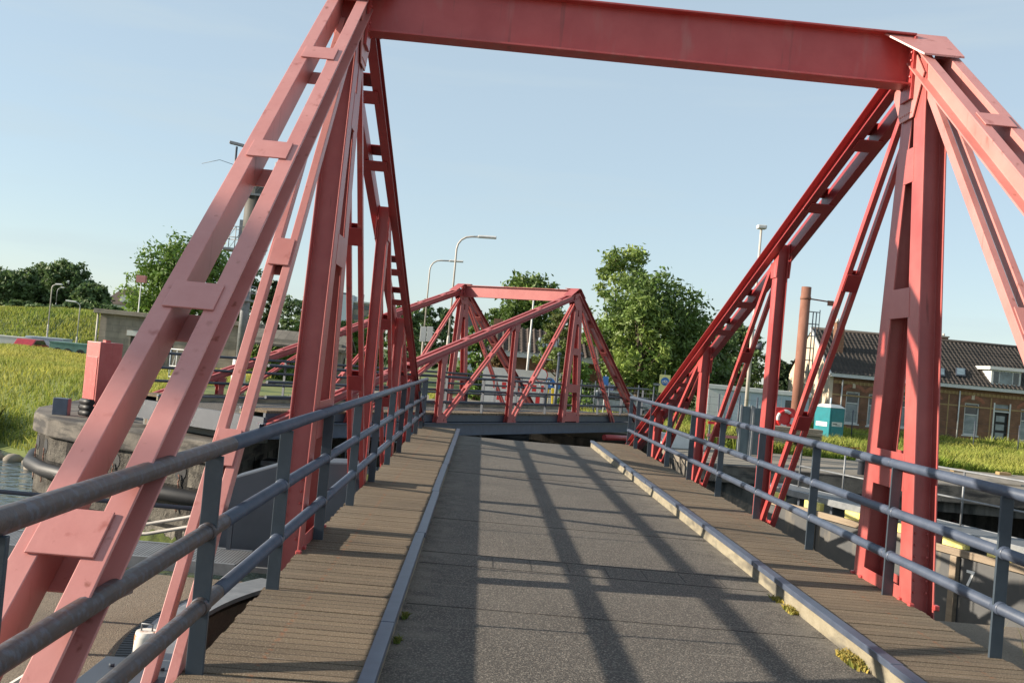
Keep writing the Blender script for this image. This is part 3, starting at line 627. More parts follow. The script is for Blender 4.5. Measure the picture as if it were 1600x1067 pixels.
# ------------------------------------------------------------------ mast with cameras
b = at(366, 655, 45); bz = -.9
T = thing('radar_mast', 'grey steel camera mast with two railed platforms behind the turned bridge', 'mast', (b.x, b.y, bz))
def zpx(py, px=385, Y=45): return at(px, py, Y).z - bz
MB().tube([(0, 0, 0), (0, 0, zpx(560))], [.33, .30], 20).build('white_base', WHITE, T)
MB().tube([(0, 0, zpx(559)), (0, 0, zpx(402))], [.2, .2], 16).build('lower_column', STEEL, T)
MB().tube([(0, 0, zpx(401)), (0, 0, zpx(292))], [.46, .44], 20).build('upper_column', mat('mast_paint', (.055, .052, .044), .7, scale=2, col2=(.10, .092, .078), stretch=(2, 2, .4)), T)
for py, w0, w1, hh in ((391, -1.15, .55, .95), (304, -.5, 1.25, .95), (468, -1.2, .3, .6)):
    z = zpx(py); mb = MB(); mb.box(w0, w1, -.6, .6, z - .09, z); mb.build('platform', STEEL, T)
    mb = MB()
    for yy in (-.57, .57):
        for zz in (hh * .5, hh): mb.tube([(w0, yy, z + zz), (w1, yy, z + zz)], .022, 6)
        for k in range(4): x = w0 + (w1 - w0) * k / 3; mb.tube([(x, yy, z), (x, yy, z + hh)], .022, 6)
        for k in range(3): x = w0 + (w1 - w0) * k / 3; x2 = w0 + (w1 - w0) * (k + 1) / 3; mb.tube([(x, yy, z), (x2, yy, z + hh)], .012, 5)
    for zz in (hh * .5, hh):
        for x in (w0, w1): mb.tube([(x, -.57, z + zz), (x, .57, z + zz)], .022, 6)
    mb.build('platform_railing', STEEL, T)
mb = MB()
for x in (.5, .72): mb.tube([(x, 0, zpx(390)), (x, 0, zpx(300))], .025, 6)
for k in range(9): z = zpx(390) + (zpx(300) - zpx(390)) * k / 9; mb.tube([(.5, 0, z), (.72, 0, z)], .018, 6)
mb.build('ladder', GIRD, T)
mb = MB(); x0 = -1.05; mb.tube([(x0, 0, zpx(300)), (x0, 0, zpx(231))], .05, 8); mb.tube([(x0, 0, zpx(270)), (-.3, 0, zpx(282))], .03, 6); mb.tube([(x0, 0, zpx(290)), (-.3, 0, zpx(296))], .03, 6); mb.build('camera_pole', GIRD, T)
M_ = Matrix.Translation((x0, 0, zpx(227))) @ Matrix.Rotation(math.radians(9), 4, 'Y')
MB().box(-.33, .33, -.1, .1, -.06, .07, M_).build('camera', STEEL, T, .02)
MB().tube([(x0, 0, zpx(260)), (x0 - .7, 0, zpx(254)), (x0 - 1.5, .1, zpx(262))], .012, 5).build('antenna', GIRD, T)
mb = MB(); mb.tube([(-.05, 0, zpx(292)), (-.05, 0, zpx(226))], .03, 6); mb.ball((-.05, 0, zpx(221)), .13); mb.build('dome_camera', WHITE, T)
mb = MB(); mb.tube([(1.05, 0, zpx(304)), (1.05, 0, zpx(262))], .04, 6); mb.box(.75, 1.35, -.2, .2, zpx(262), zpx(250)); mb.build('floodlight', WHITE, T, .02)
MB().box(-.55, -.36, -.2, .2, zpx(380), zpx(345)).build('equipment_box', STEEL, T)

# ------------------------------------------------------------------ lamps and posts
def gz(x, y): return float(height(x, y)) if y < 400 else -.9
def street_lamp(px, Y, ptop, parm, phead, label, group='street lamps', zb=None, rad=.085, material=PALEST):
    """px: column of the post foot; ptop: row of the arm; parm, phead: columns where the arm ends and the head ends"""
    f0 = at(px, 600, Y); z0 = gz(f0.x, Y) if zb is None else zb
    for _ in range(3):                                   # foot on the ground on the leaning picture vertical
        f = at(px, 600, Y); 
    T = thing('street_lamp', label, 'street lamp', (f.x, Y, z0), 0, group)
    top = at(px, ptop, Y).z - z0
    dx = (parm - px - .0909 * (560 - ptop)) * Y / 1572; hx = (phead - parm) * Y / 1572; s = 1 if phead > parm else -1
    r = min(.75, abs(dx) * .6 + .25)
    MB().tube([(0, 0, 0), (0, 0, top * .38), (0, 0, top * .4)], [rad, rad, rad * .78], 12).build('post', material, T)
    pts = [(0, 0, top * .4), (0, 0, top - r)] + [(s * r * (1 - math.cos(a)), 0, top - r + r * math.sin(a)) for a in (PI / 8, PI / 4, 3 * PI / 8, PI / 2)]
    if abs(dx) > r: pts.append((dx, 0, top + .03))
    MB().tube(pts, rad * .62, 10).build('arm', material, T)
    e = pts[-1][0]; mb = MB(); mb.sect((e - s * .05, 0, top + .02), (e + hx, 0, top + .05), [(-.13, -.05), (.13, -.05), (.16, .03), (.09, .10), (-.09, .10), (-.16, .03)], (0, 1, 0), (0, 0, 1)); mb.build('lamp_head', WHITE, T, .02)
    return T
street_lamp(694, 55, 366, 745, 772, 'tall street lamp, its arm reaching right above the red portal of the turned bridge')
street_lamp(655, 74, 404, 700, 720, 'street lamp behind the taller one, with a white signal board on its post')
street_lamp(66, 100, 443, 80, 89, 'tall left street lamp at the edge of the meadow, in front of the dark trees')
street_lamp(75, 128, 448, 80, 84, 'thin farther street lamp on the dyke beside the tall meadow lamp', material=STEEL)
street_lamp(113, 95, 472, 116, 101, 'shorter street lamp with its head turned left, left of the block building')
street_lamp(1463, 60, 527, 1474, 1460, 'street lamp standing in front of the row of brick cottages')
def pole(name, label, cat, px, Y, ptop, rad, material, head=None, group=None):
    f = at(px, 620, Y); z0 = gz(f.x, Y); top = at(px, ptop, Y).z - z0
    T = thing(name, label, cat, (f.x, Y, z0), 0, group)
    MB().tube([(0, 0, 0), (0, 0, top * .55), (0, 0, top * .56), (0, 0, top)], [rad, rad * .9, rad * .65, rad * .6], 10).build('post', material, T)
    return T, top
T, tp = pole('floodlight_pole', 'tall pale pole with a white lamp on top behind the right truss', 'lamp pole', 1167, 50, 356, .10, PALEST)
MB().box(-.22, .24, -.2, .2, tp, tp + .2).build('lamp_head', WHITE, T, .05)
mb = MB(); z = at(1167, 540, 50).z - T.location.z; mb.tube([(.1, 0, z), (.28, -.02, z), (.5, -.1, z)], [.07, .12, .26], 14); mb.build('horn', GIRD, T)
T, tp = pole('white_pole', 'thin white pole in front of the house beyond the turned bridge', 'pole', 820, 57, 452, .075, WHITE)
MB().ball((.05, 0, tp + .02), .16, sc=(1.5, 1, .6)).build('lamp_head', WHITE, T)
T, tp = pole('white_pole', 'white pole standing behind the block building roof', 'pole', 203, 78, 440, .07, WHITE)
MB().box(-.35, .35, -.2, .2, tp, tp + .55).build('pink_beacon', FADED, T)
f = at(659, 600, 73.5)
T = thing('signal_board', 'white signal board backs on the second street lamp, behind the chord of the turned bridge', 'signal board', (f.x, 73.5, at(659, 534, 73.5).z))
MB().box(-.45, -.02, -.1, .1, 0, 1.1).build('board', WHITE, T, .02); MB().box(.03, .45, -.1, .1, .05, 1.15).build('board', WHITE, T, .02)

# rusty pile with its bracket
f = at(1244, 640, 42); T = thing('rusty_pile', 'tall rusty steel pile with a bracket and a ladder frame, left of the cottages', 'pile', (f.x, 42, -.92))
tz = lambda py: at(1255, py, 42).z + .92
MB().tube([(0, 0, -.3), (0, 0, tz(448))], [.225, .205], 20).build('pile', RUST, T)
mb = MB(); mb.tube([(0, 0, tz(468)), (0, 0, tz(463))], .225, 20); mb.tube([(.2, 0, tz(466)), (1.05, 0, tz(468))], .03, 8); mb.box(.95, 1.2, -.03, .03, tz(474), tz(466)); mb.build('bracket', RUST, T)
mb = MB(); zl, zh = tz(600), tz(486)
for x, y in ((.38, 0), (.52, 0)): mb.tube([(x, y, zl), (x, y, zh)], .025, 6)
mb.tube([(.66, 0, tz(530)), (.66, 0, tz(482))], .02, 6)
for k in range(7): z = zl + (zh - zl) * k / 6; mb.tube([(.2, 0, z), (.66 if k > 3 else .52, 0, z)], .022, 6)
mb.build('ladder_frame', STEEL, T)

# ------------------------------------------------------------------ buildings
def tiled_roof(name, x0, x1, eave, ridge, parent, step=.30, rows=15, amp=.05, material=None):
    """wavy pantile slope from the eave (y,z) up to the ridge (y,z)"""
    n = int((x1 - x0) / step) * 6; xs_ = np.linspace(x0, x1, n); ph = (xs_ - x0) / step * 2 * np.pi
    wv = amp * (np.maximum(np.cos(ph), -.55) + .3 * np.cos(2 * ph + .8))
    ey, ez = eave; ry, rz_ = ridge; ln = math.hypot(ry - ey, rz_ - ez); ny_, nz_ = -(rz_ - ez) / ln, (ry - ey) / ln
    V = []; 
    for r in range(rows):
        for t, lift in ((r / rows, .045), ((r + 1) / rows - .001, .0)):
            y = ey + (ry - ey) * t; z = ez + (rz_ - ez) * t
            h = wv + lift + .01 * np.sin(r * 1.7); V.append(np.c_[xs_, y + ny_ * h, z + nz_ * h])
    V = np.concatenate(V); m_ = 2 * rows; I = np.arange(m_ * n).reshape(m_, n)
    F = np.stack([I[:-1, :-1], I[:-1, 1:], I[1:, 1:], I[1:, :-1]], -1).reshape(-1, 4)
    return fast_mesh(name, V, F, material or TILE, parent)
def wall_holes(mb, x0, x1, z0, z1, y0, y1, holes):
    X = sorted({x0, x1, *[h[0] for h in holes], *[h[1] for h in holes]}); Z = sorted({z0, z1, *[h[2] for h in holes], *[h[3] for h in holes]})
    for a, b in zip(X[:-1], X[1:]):
        run = None
        for c, d in zip(Z[:-1], Z[1:]):
            inside = any(h[0] - 1e-6 <= a and b <= h[1] + 1e-6 and h[2] - 1e-6 <= c and d <= h[3] + 1e-6 for h in holes)
            if not inside: run = (run[0], d) if run else (c, d)
            if (inside or d == Z[-1]) and run: mb.box(a, b, y0, y1, run[0], run[1]); run = None
def window(parent, x0, x1, z0, z1, y, split=.62, glass=GLASSW, fr=.09, upper=DARKG):
    mb = MB(); mb.box(x0, x0 + fr, y - .03, y + .08, z0, z1); mb.box(x1 - fr, x1, y - .03, y + .08, z0, z1)
    mb.box(x0 + fr, x1 - fr, y - .03, y + .08, z1 - fr, z1); mb.box(x0 + fr, x1 - fr, y - .03, y + .08, z0, z0 + fr)
    zs = z0 + (z1 - z0) * split
    if split: mb.box(x0 + fr, x1 - fr, y - .02, y + .08, zs, zs + .07)
    w_ = mb.build('window', WHITE, parent)
    MB().box(x0 + fr, x1 - fr, y + .03, y + .05, z0 + fr, zs if split else z1 - fr).build('pane', glass, w_)
    if split: MB().box(x0 + fr, x1 - fr, y + .03, y + .05, zs + .07, z1 - fr).build('pane', upper, w_)
    MB().box(x0 - .08, x1 + .08, y - .14, y + .05, z0 - .09, z0 - .002).build('sill', WHITE, w_)
    return w_
HX, HY, HZ = 23.9, 68.0, -1.0
T = thing('brick_cottages', 'row of brown brick cottages with dark tiled roof, white gutter and dormer, at the right', 'house', (HX, HY, HZ))
LX = 26.0; EZ = 3.78; RZ = 7.05; RY = 4.6
wx = lambda px, py: at(px, py, HY).x - HX
holes = []
for px0, px1, py0, py1 in ((1322, 1347, 612, 662), (1357, 1380, 616, 666), (1400, 1423, 618, 668), (1441, 1468, 623, 673), (1507, 1534, 630, 680), (1595, 1622, 640, 690)):
    c = (px0 + px1) / 2; a = at(c, py0, HY); b_ = at(c, py1, HY); hw = (px1 - px0 - 3) / 2 * HY / 1572
    holes.append((a.x - HX - hw - .04, a.x - HX + hw - .04, b_.z - HZ, a.z - HZ))
for k in range(3): holes.append((16.0 + k * 3.2, 17.05 + k * 3.2, holes[0][2], holes[0][3]))
dc = at(1564, 660, HY).x - HX; door = (dc - .5, dc + .5, .1, at(1564, 632, HY).z - HZ)
mb = MB(); wall_holes(mb, 0, LX, 0, EZ - .1, 0, .3, holes + [door]); mb.build('front_wall', BRICKM, T)
for h in holes:
    window(T, *h, .12)
    xc = (h[0] + h[1]) / 2; mb = MB(); hw = (h[1] - h[0]) / 2 + .12
    arc = [(xc + hw * math.cos(t) * 1.0, h[3] + .02 + .26 * math.sin(t)) for t in [PI * k / 10 for k in range(11)]]; arc2 = [(xc + (hw + .22) * math.cos(t), h[3] + .02 + .50 * math.sin(t)) for t in [PI * k / 10 for k in range(10, -1, -1)]]
    for k in range(10): mb.plate([arc[k], arc[k + 1], arc2[9 - k], arc2[10 - k]], 'y', -.022, -.002)
    mb.build('brick_arch', mat('arch_brick', (.30, .12, .07), .85, scale=9) if 'arch_brick' not in bpy.data.materials else bpy.data.materials['arch_brick'], T)
    MB().box(xc - .1, xc + .1, -.05, -.024, h[3] + .24, h[3] + .56).build('keystone', CREAM, T)
D = MB().box(door[0], door[1], .14, .2, door[2], door[2] + 2.15).build('door', BLACK, T)
for k in range(3): MB().box(door[0] + .2, door[1] - .2, .128, .138, door[2] + .35 + k * .58, door[2] + .75 + k * .58).build('pane', GLASSW, D)
mb = MB(); mb.box(door[0] - .1, door[0] - .002, -.03, .12, 0, door[3] + .08); mb.box(door[1] + .002, door[1] + .1, -.03, .12, 0, door[3] + .08); mb.box(door[0], door[1], -.02, .12, door[2] + 2.16, door[2] + 2.24); mb.build('door_frame', WHITE, T)
MB().box(door[0], door[1], .1, .13, door[2] + 2.245, door[3]).build('fanlight', GLASSW, T)
mb = MB()
for k in range(int(LX / .28)): mb.box(.1 + k * .28, .22 + k * .28, -.07, -.018, EZ - .55, EZ - .33)
mb.box(.02, LX - .02, -.017, -.001, EZ - .55, EZ - .33)
mb.build('brick_frieze', BAND, T)
mb = MB(); mb.box(0, LX, -.012, -.001, 2.42, 2.52); mb.build('yellow_brick_band', BAND, T)
for x in (wx(1314, 620), wx(1497, 640), 22.0): MB().tube([(x, -.09, .1), (x, -.09, EZ - .3)], .05, 8).build('drainpipe', WHITE, T)
for x in (wx(1480, 640), wx(1546, 650)): MB().box(x, x + .09, -.02, -.001, .1, EZ - .6).build('yellow_brick_strip', BAND, T)
MB().box(-.3, LX + .2, -.42, -.0, EZ - .12, EZ + .12).build('gutter', WHITE, T)
MB().plate([(0, 0), (9.2, 0), (9.2, EZ - .05), (RY, RZ - .12), (0, EZ - .05)], 'x', -.25, -.002).build('gable_wall', CREAM, T)
MB().plate([(.32, 0), (9.2, 0), (9.2, EZ - .05), (RY, RZ - .12), (.32, EZ - .12)], 'x', LX - .25, LX).build('gable_wall', BRICKM, T)
MB().box(0, LX - .3, 8.9, 9.2, 0, EZ - .1).build('back_wall', BRICKM, T)
mb = MB(); mb.sect((-.34, -.4, EZ + .0), (-.34, RY, RZ - .02), [(-.06, -.1), (.06, -.1), (.06, .1), (-.06, .1)], (1, 0, 0)); mb.build('bargeboard', WHITE, T)
tiled_roof('roof', -.3, LX + .3, (-.45, EZ + .1), (RY, RZ), T); tiled_roof('roof', -.3, LX + .3, (9.6, EZ + .1), (RY, RZ), T)
MB().tube([(-.3, RY, RZ + .03), (LX + .3, RY, RZ + .03)], .13, 8).build('ridge_tiles', TILE, T)
for px, wpx, yb, top in ((1310, 13, 2.2, 505), (1469, 20, RY + .3, 527)):
    a = at(px, 530, HY + yb); x = a.x - HX; zt = at(px, top, HY + yb).z - HZ; hw = wpx / 2 * (HY + yb) / 1572; zr = EZ + (RZ - EZ) * min(1, yb / RY) - .7
    mb = MB(); mb.box(x - hw, x + hw, yb - .3, yb + .3, zr, zt); ch_ = mb.build('chimney', BRICKM, T)
    MB().box(x - hw - .06, x + hw + .06, yb - .36, yb + .36, zt + .001, zt + .1).build('chimney_cap', CONC, ch_)
    for q in (-.5, .5): MB().tube([(x + q * hw, yb, zt + .1), (x + q * hw, yb, zt + .3)], .09, 8).build('chimney_pot', PALEST, ch_)
def on_slope(px, py):           # point of the picture on the front slope
    d = FW + RT * ((px - 800) / 1572) - UP * ((py - 533.5) / 1572); k = (RZ - EZ) / (RY + .45)
    # z = HZ + EZ + .1 + k (y - HY + .45)
    t = (HZ + EZ + .1 - k * (HY - .45) - 1.58) / (d.z - k * d.y); p = CAMP + d * t
    return p.x - HX, p.y - HY, p.z - HZ
x0, y0, z0 = on_slope(1548, 600); x1, _, _ = on_slope(1594, 604); zt = z0 + 1.12
dm = MB().plate([(y0, z0 - .05), (y0 + 1.9, zt - .12), (y0, zt - .12)], 'x', x0, x1).build('dormer', WHITE, T)
MB().box(x0 - .25, x1 + .25, y0 - .25, y0 + 2.3, zt - .119, zt + .1).build('dormer_roof', WHITE, dm)
n3 = (x1 - x0 - .2) / 4
for a, b_ in ((0, 1), (1, 3), (3, 4)): MB().box(x0 + .1 + a * n3 + .05, x0 + .1 + b_ * n3 - .05, y0 - .03, y0 - .002, z0 + .1, zt - .22).build('pane', DARKG if b_ - a == 1 else GLASS, dm)
for px in (1468, 1500):
    a = Vector(on_slope(px, 590)); b_ = Vector(on_slope(px, 578)); V_ = (b_ - a).normalized(); N_ = Vector((1, 0, 0)).cross(V_)
    MB().sect(a + N_ * .13, b_ + N_ * .13, [(-.33, -.06), (.33, -.06), (.33, .06), (-.33, .06)], (1, 0, 0), N_).build('skylight', GIRD, T); MB().sect(a.lerp(b_, .1) + N_ * .205, a.lerp(b_, .9) + N_ * .205, [(-.27, -.01), (.27, -.01), (.27, .01), (-.27, .01)], (1, 0, 0), N_).build('skylight_pane', GLASS, T)

# house behind the portal of the turned bridge
T = thing('brick_house', 'brown brick house with grey brown tiled roof and white fascia, seen through the turned bridge', 'house', (.3, 66, -.95))
mb = MB(); wh = [(4.4, 5.7, 1.0, 2.1), (8.5, 9.7, 1.0, 2.1)]; wall_holes(mb, 0, 13.4, 0, 3.0, 0, .3, wh); mb.build('wall', BRICKM, T); MB().box(0, 13.4, 7.7, 8, 0, 3.0).build('wall', BRICKM, T)
for h in wh: window(T, *h, .1, split=0, glass=DARKG)
for x in (0.002, 13.1): MB().plate([(.3, .0), (7.7, .0), (7.7, 3.0), (4, 4.8), (.3, 3.0)], 'x', x, x + .298).build('gable_wall', BRICKM, T)
MB().box(-.3, 13.7, -.45, -.02, 2.95, 3.32).build('fascia', WHITE, T)
tiled_roof('roof', -.3, 13.7, (-.5, 3.25), (4, 5.0), T, step=.42, rows=9, amp=.07, material=BTILE); tiled_roof('roof', -.3, 13.7, (8.5, 3.25), (4, 5.0), T, step=.42, rows=9, amp=.07, material=BTILE)
MB().box(3.3, 4.6, .9, 2.0, 3.7, 4.4).build('roof_window', WBLU, T)
mb = MB(); mb.box(.2, .8, 3.7, 4.3, 4.6, 5.5); mb.build('chimney', BRICKM, T)
tag(MB().box(.05, 4.4, 56, 56.3, -1, 1.26).build('garden_wall', WHITE), 'low white garden wall in front of the brick house beyond the turned bridge', 'wall')
# terrace and railing far right of it
# block building on the left
bl = at(152, 545, 70); T = thing('block_building', 'grey concrete block building with flat roof and dark roller door, on the meadow', 'building', (bl.x, 70, -1.0), math.radians(-2))
LB = 9.5; hz_ = at(152, 489, 70).z + 1
mb = MB(); wall_holes(mb, 0, LB, 0, hz_, 0, .3, [(2.2, 5.2, 0, hz_ - 1.35)]); mb.box(0, .3, .3, 8, 0, hz_); mb.box(LB - .3, LB, .3, 8, 0, hz_); mb.build('wall', BLOCKM, T)
MB().box(-.35, LB + .3, -.4, 8.3, hz_ + .001, hz_ + .3).build('roof_slab', CONC, T, .02)
MB().box(2.2, 5.2, .16, .2, 0, hz_ - 1.35).build('roller_door', GREYG, T); MB().box(1.95, 5.5, -.08, -.002, hz_ - 1.34, hz_ - .98).build('door_lintel', WHITE, T)
MB().tube([(-.12, -.12, 0), (-.12, -.12, hz_)], .07, 8).build('drainpipe', PALEST, T)
# ivy covered shed
sl_ = at(392, 540, 66); sr_ = at(533, 548, 66)
T = thing('ivy_shed', 'long low shed with grey brown roof, its wall overgrown with ivy, behind the left truss', 'shed', (sl_.x, 66, -1.0)); WS = sr_.x - sl_.x
ez_ = at(460, 546, 66).z + 1; MB().box(0, WS, .0, 5, 0, ez_ + .6).build('wall', BLOCKM, T)
rg = at(460, 521, 68.5).z + 1
MB().plate([(-.4, ez_ + .1), (2.5, rg), (5.4, ez_ + .1), (5.4, ez_ + .25), (2.5, rg + .15), (-.4, ez_ + .25)], 'x', -.3, WS + .3).build('roof', mat('roofing_felt', (.13, .115, .095), .9, scale=2, var=.3, grooves=(0, .5, .03, (.07, .06, .05))), T)
MB().plate([(0, ez_), (5, ez_), (2.5, rg - .02)], 'x', WS - .02, WS + .06).build('gable', BLOCKM, T)
MB().box(WS + .061, WS + .1, 1.6, 2.4, .9, 1.9).build('window', DARKG, T)
SHED = (sl_.x, WS, ez_)
# cabins on the right
a = at(1104, 650, 57); T = thing('site_cabin', 'long pale blue site cabin with white roof edge, behind the right truss', 'cabin', (a.x, 57, -1.0)); Wc = at(1262, 650, 57).x - a.x; hc = at(1110, 600, 57).z + 1
MB().box(0, Wc, 0, 2.6, .15, hc - .25).build('body', WBLU, T, .02); MB().box(-.08, Wc + .08, -.1, 2.7, hc - .249, hc).build('roof_edge', WHITE, T, .02)
MB().box(-.005, .95, -.02, -.002, .15, hc - .3).build('white_end_panel', WHITE, T)
MB().box(Wc - 1.35, Wc - .55, -.02, -.002, 1.3, 1.9).build('window', DARKG, T)
mb = MB(); [mb.box(1.2 + k * .6, 1.23 + k * .6, -.012, -.001, .2, hc - .3) for k in range(int(Wc / .6) - 3)]; mb.build('panel_ribs', WHITE, T)
# far buildings
c = at(548, 480, 300); T = thing('office_tower', 'pale blue white office block far away, between the left truss posts', 'building', (c.x, 300, -1)); h0 = at(548, 461, 300).z + 1
MB().box(-4.6, .6, 0, 9, 0, h0).build('stair_tower', WBLU, T); MB().box(.601, 7.5, 1, 9, 0, h0 - 2.1).build('wing', CONC, T)
for k in range(4): MB().box(.9, 7.3, .9, .99, h0 - 4.0 - k * 3, h0 - 2.7 - k * 3).build('window_band', DARKG, T)
MB().box(.3, 7.8, .7, 9, h0 - 2.09, h0 - 1.6).build('roof_edge', WHITE, T)
for x in (-3, 1.5): MB().box(x, x + 1.6, 3, 5, h0 + .001 if x < 0 else h0 - 1.59, h0 + .7).build('roof_plant', GIRD, T)
c = at(735, 500, 110); T = thing('glazed_lookout', 'small lookout tower with dark glass cabin, behind the portal of the turned bridge', 'tower', (c.x, 110, -1)); h0 = at(735, 484, 110).z + 1
MB().box(-.8, .9, -.8, .9, 0, h0 - 1.75).build('shaft', WBLU, T); MB().box(-1.0, 1.1, -1, 1.1, h0 - 1.749, h0 - .2).build('glass_cabin', DARKG, T); MB().box(-1.1, 1.2, -1.1, 1.2, h0 - .199, h0).build('roof', GIRD, T)
c = at(190, 470, 190); zb = gz(c.x, 190); T = thing('gabled_house', 'house with steep brown roof and small white dormer among the far trees at left', 'house', (c.x, 190, zb)); h0 = at(190, 450, 190).z - zb
MB().box(-3.2, 3.2, 0, 7, 0, h0 - 3).build('wall', WHITE, T)
mb = MB(); mb.add([(-3.6, -.4, h0 - 3.1), (3.6, -.4, h0 - 3.1), (3.6, 7.4, h0 - 3.1), (-3.6, 7.4, h0 - 3.1), (-1.4, 3.5, h0), (2.2, 3.5, h0)], [(0, 1, 5, 4), (1, 2, 5), (2, 3, 4, 5), (3, 0, 4), (3, 2, 1, 0)]); mb.build('roof', BTILE, T)
MB().box(-.2, 1.5, -.2, 1.8, h0 - 2.6, h0 - 1.3).build('dormer', WHITE, T)
c = at(370, 500, 190) 
# ------------------------------------------------------------------ vehicles
def car(label, loc, rz, material, van=False, group=None):
    T = thing('parked_car' if not van else 'parked_van', label, 'car' if not van else 'van', loc, rz, group)
    L_, W_ = (4.3, 1.75) if not van else (4.9, 1.9)
    pr = [(-2.1, .35), (-2.12, .75), (-1.95, .95), (-1.35, 1.42), (.35, 1.45), (1.05, .98), (1.95, .85), (2.15, .6), (2.12, .32)] if not van else [(-2.4, .35), (-2.42, 1.2), (-2.3, 1.85), (.9, 1.9), (1.6, 1.25), (2.3, 1.08), (2.45, .7), (2.4, .34)]
    MB().plate(pr, 'y', -W_ / 2, W_ / 2).build('body', material, T, .06)
    wn = [(-1.75, .98), (-1.28, 1.36), (.3, 1.38), (.9, .98)] if not van else [(-2.2, 1.25), (-2.15, 1.72), (.8, 1.75), (1.35, 1.25)]
    for s in (-1, 1):
        a, b_ = sorted((s * (W_ / 2 + .002), s * (W_ / 2 + .012))); MB().plate(wn, 'y', a, b_).build('side_window', DARKG, T)
        for x in (-1.35, 1.35):
            w_ = MB().tube([(x, s * (W_ / 2 - .16), .32), (x, s * (W_ / 2 + .03), .32)], .32, 18).build('wheel', BLACK, T); MB().tube([(x, s * (W_ / 2 + .031), .32), (x, s * (W_ / 2 + .04), .32)], .19, 14).build('rim', STEEL, w_)
        MB().box(pr[-1][0] - .02, pr[-1][0] + .06, s * .65 - .15, s * .65 + .15, .6, .75).build('headlight', WHITE, T)
    return T
p = at(1008, 640, 62); car('dark blue van parked behind the mesh fence beyond the turned bridge', (p.x, 62, -.93), .1, mat('dark_blue_car_paint', (.02, .035, .09), .25, coat=.6), True)
p = at(968, 640, 57); car('silver grey car parked beside the dark blue van behind the mesh fence', (p.x, 57, -.93), .1, mat('silver_car_paint', (.32, .34, .36), .3, coat=.6))
p = at(50, 548, 95); car('red car between the white trailers at the edge of the meadow', (p.x, 95, gz(p.x, 95)), PI / 2, mat('red_car_paint', (.35, .02, .03), .3, coat=.5))
def trailer(name, label, px0, px1, Y, ptop, material, top=None):
    a = at(px0, 545, Y); b_ = at(px1, 550, Y); h = at((px0 + px1) / 2, ptop, Y).z - gz(a.x, Y); W = b_.x - a.x
    T = thing(name, label, 'trailer', (a.x, Y, gz(a.x, Y)))
    MB().box(0, W, 0, 2.3, .55, h).build('body', material, T, .03)
    MB().box(-.02, W + .02, -.03, 2.33, h - .08, h + .02).build('roof_edge', top or material, T)
    for x in (.8, 1.7, W - 1.2):
        MB().tube([(x, -.02, .45), (x, .25, .45)], .45, 14).build('wheel', BLACK, T)
    MB().box(.2, W - .2, .2, 2, .4, .549).build('chassis', GIRD, T)
trailer('box_trailer', 'white box trailer at the left edge of the picture behind the meadow', -40, 36, 96.5, 524, WHITE)
trailer('panel_trailer', 'pale blue grey panelled trailer next to the white one behind the meadow', 38, 96, 98, 527, WBLU)
trailer('tarpaulin_trailer', 'green tarpaulin covered trailer nearest the block building', 76, 146, 93, 536, mat('green_tarpaulin', (.13, .25, .22), .6, scale=1.2, var=.25, bump=.4, bscale=2))

# ------------------------------------------------------------------ right quay: toilet, life ring, timber mats, panels, plates
p = at(1296, 650, 55); T = thing('portable_toilet', 'teal portable toilet with white label strips, beside the cottages', 'portable toilet', (p.x, 55, -1.28), math.radians(28))
MB().box(-.56, .56, -.56, .56, .05, 2.02).build('cabin', TEAL, T, .03); MB().box(-.44, .44, -.575, -.562, .12, 1.9).build('door', TEAL, T, .01)
mb = MB(); mb.add([(-.6, -.6, 2.021), (.6, -.6, 2.021), (.6, .6, 2.021), (-.6, .6, 2.021), (-.35, -.35, 2.2), (.35, -.35, 2.2), (.35, .35, 2.2), (-.35, .35, 2.2)], [(0, 1, 5, 4), (1, 2, 6, 5), (2, 3, 7, 6), (3, 0, 4, 7), (4, 5, 6, 7), (3, 2, 1, 0)]); mb.build('roof', WHITE, T, .02)
MB().tube([(.5, .45, 2.1), (.5, .45, 2.55)], .05, 8).build('vent_pipe', WBLU, T)
MB().box(-.40, .40, -.582, -.5755, 1.02, 1.26).build('label_strip', WHITE, T); MB().box(-.572, -.562, -.4, .4, .98, 1.22).build('label_strip', WHITE, T)
MB().box(-.33, .0, -.586, -.5825, 1.13, 1.18).build('label_writing', GREYG, T); MB().box(-.12, .22, -.586, -.5825, 1.07, 1.10).build('label_writing', GREYG, T)
p = at(1225, 654, 40.5); T = thing('life_ring_board', 'red board holding a white striped life ring, standing behind the timber mats', 'life ring board', (p.x, 40.5, -.9), math.radians(8)); zc = p.z + .9
mb = MB(); n = 24; sq = []
for k in range(n): t = 2 * PI * (k + .5) / n; e = .35; sq.append((math.copysign(abs(math.cos(t)) ** e, math.cos(t)) * .47, zc + math.copysign(abs(math.sin(t)) ** e, math.sin(t)) * .45))
mb.plate(sq, 'y', -.04, .04); mb.build('board', REDS, T, .01)
rg_ = MB(); pts = [(.31 * math.cos(2 * PI * k / 32), -.1, zc + .31 * math.sin(2 * PI * k / 32)) for k in range(33)]; rg_.tube(pts, .065, 10, False); rr_ = rg_.build('life_ring', REDS, T)
for q in range(4):
    t0 = PI / 4 + q * PI / 2 + .1; MB().tube([(.31 * math.cos(t0 + k * .1), -.1, zc + .31 * math.sin(t0 + k * .1)) for k in range(10)], .068, 10, False).build('white_band', WHITE, rr_)
MB().box(-.05, .05, .042, .12, 0, zc + .2).build('post', STEEL, T)
TM = mat('grey_timber_mat', (.15, .125, .095), .95, scale=5, col2=(.30, .26, .21), stretch=(.3, 2, 3), bump=.5, bscale=25)
where = ['left stack of grey timber mats under the life ring', 'right stack of grey timber mats', 'long upper stack of grey timber mats, lying on both lower stacks']
lv = ['lowest', 'second', 'third', 'fourth', 'topmost']
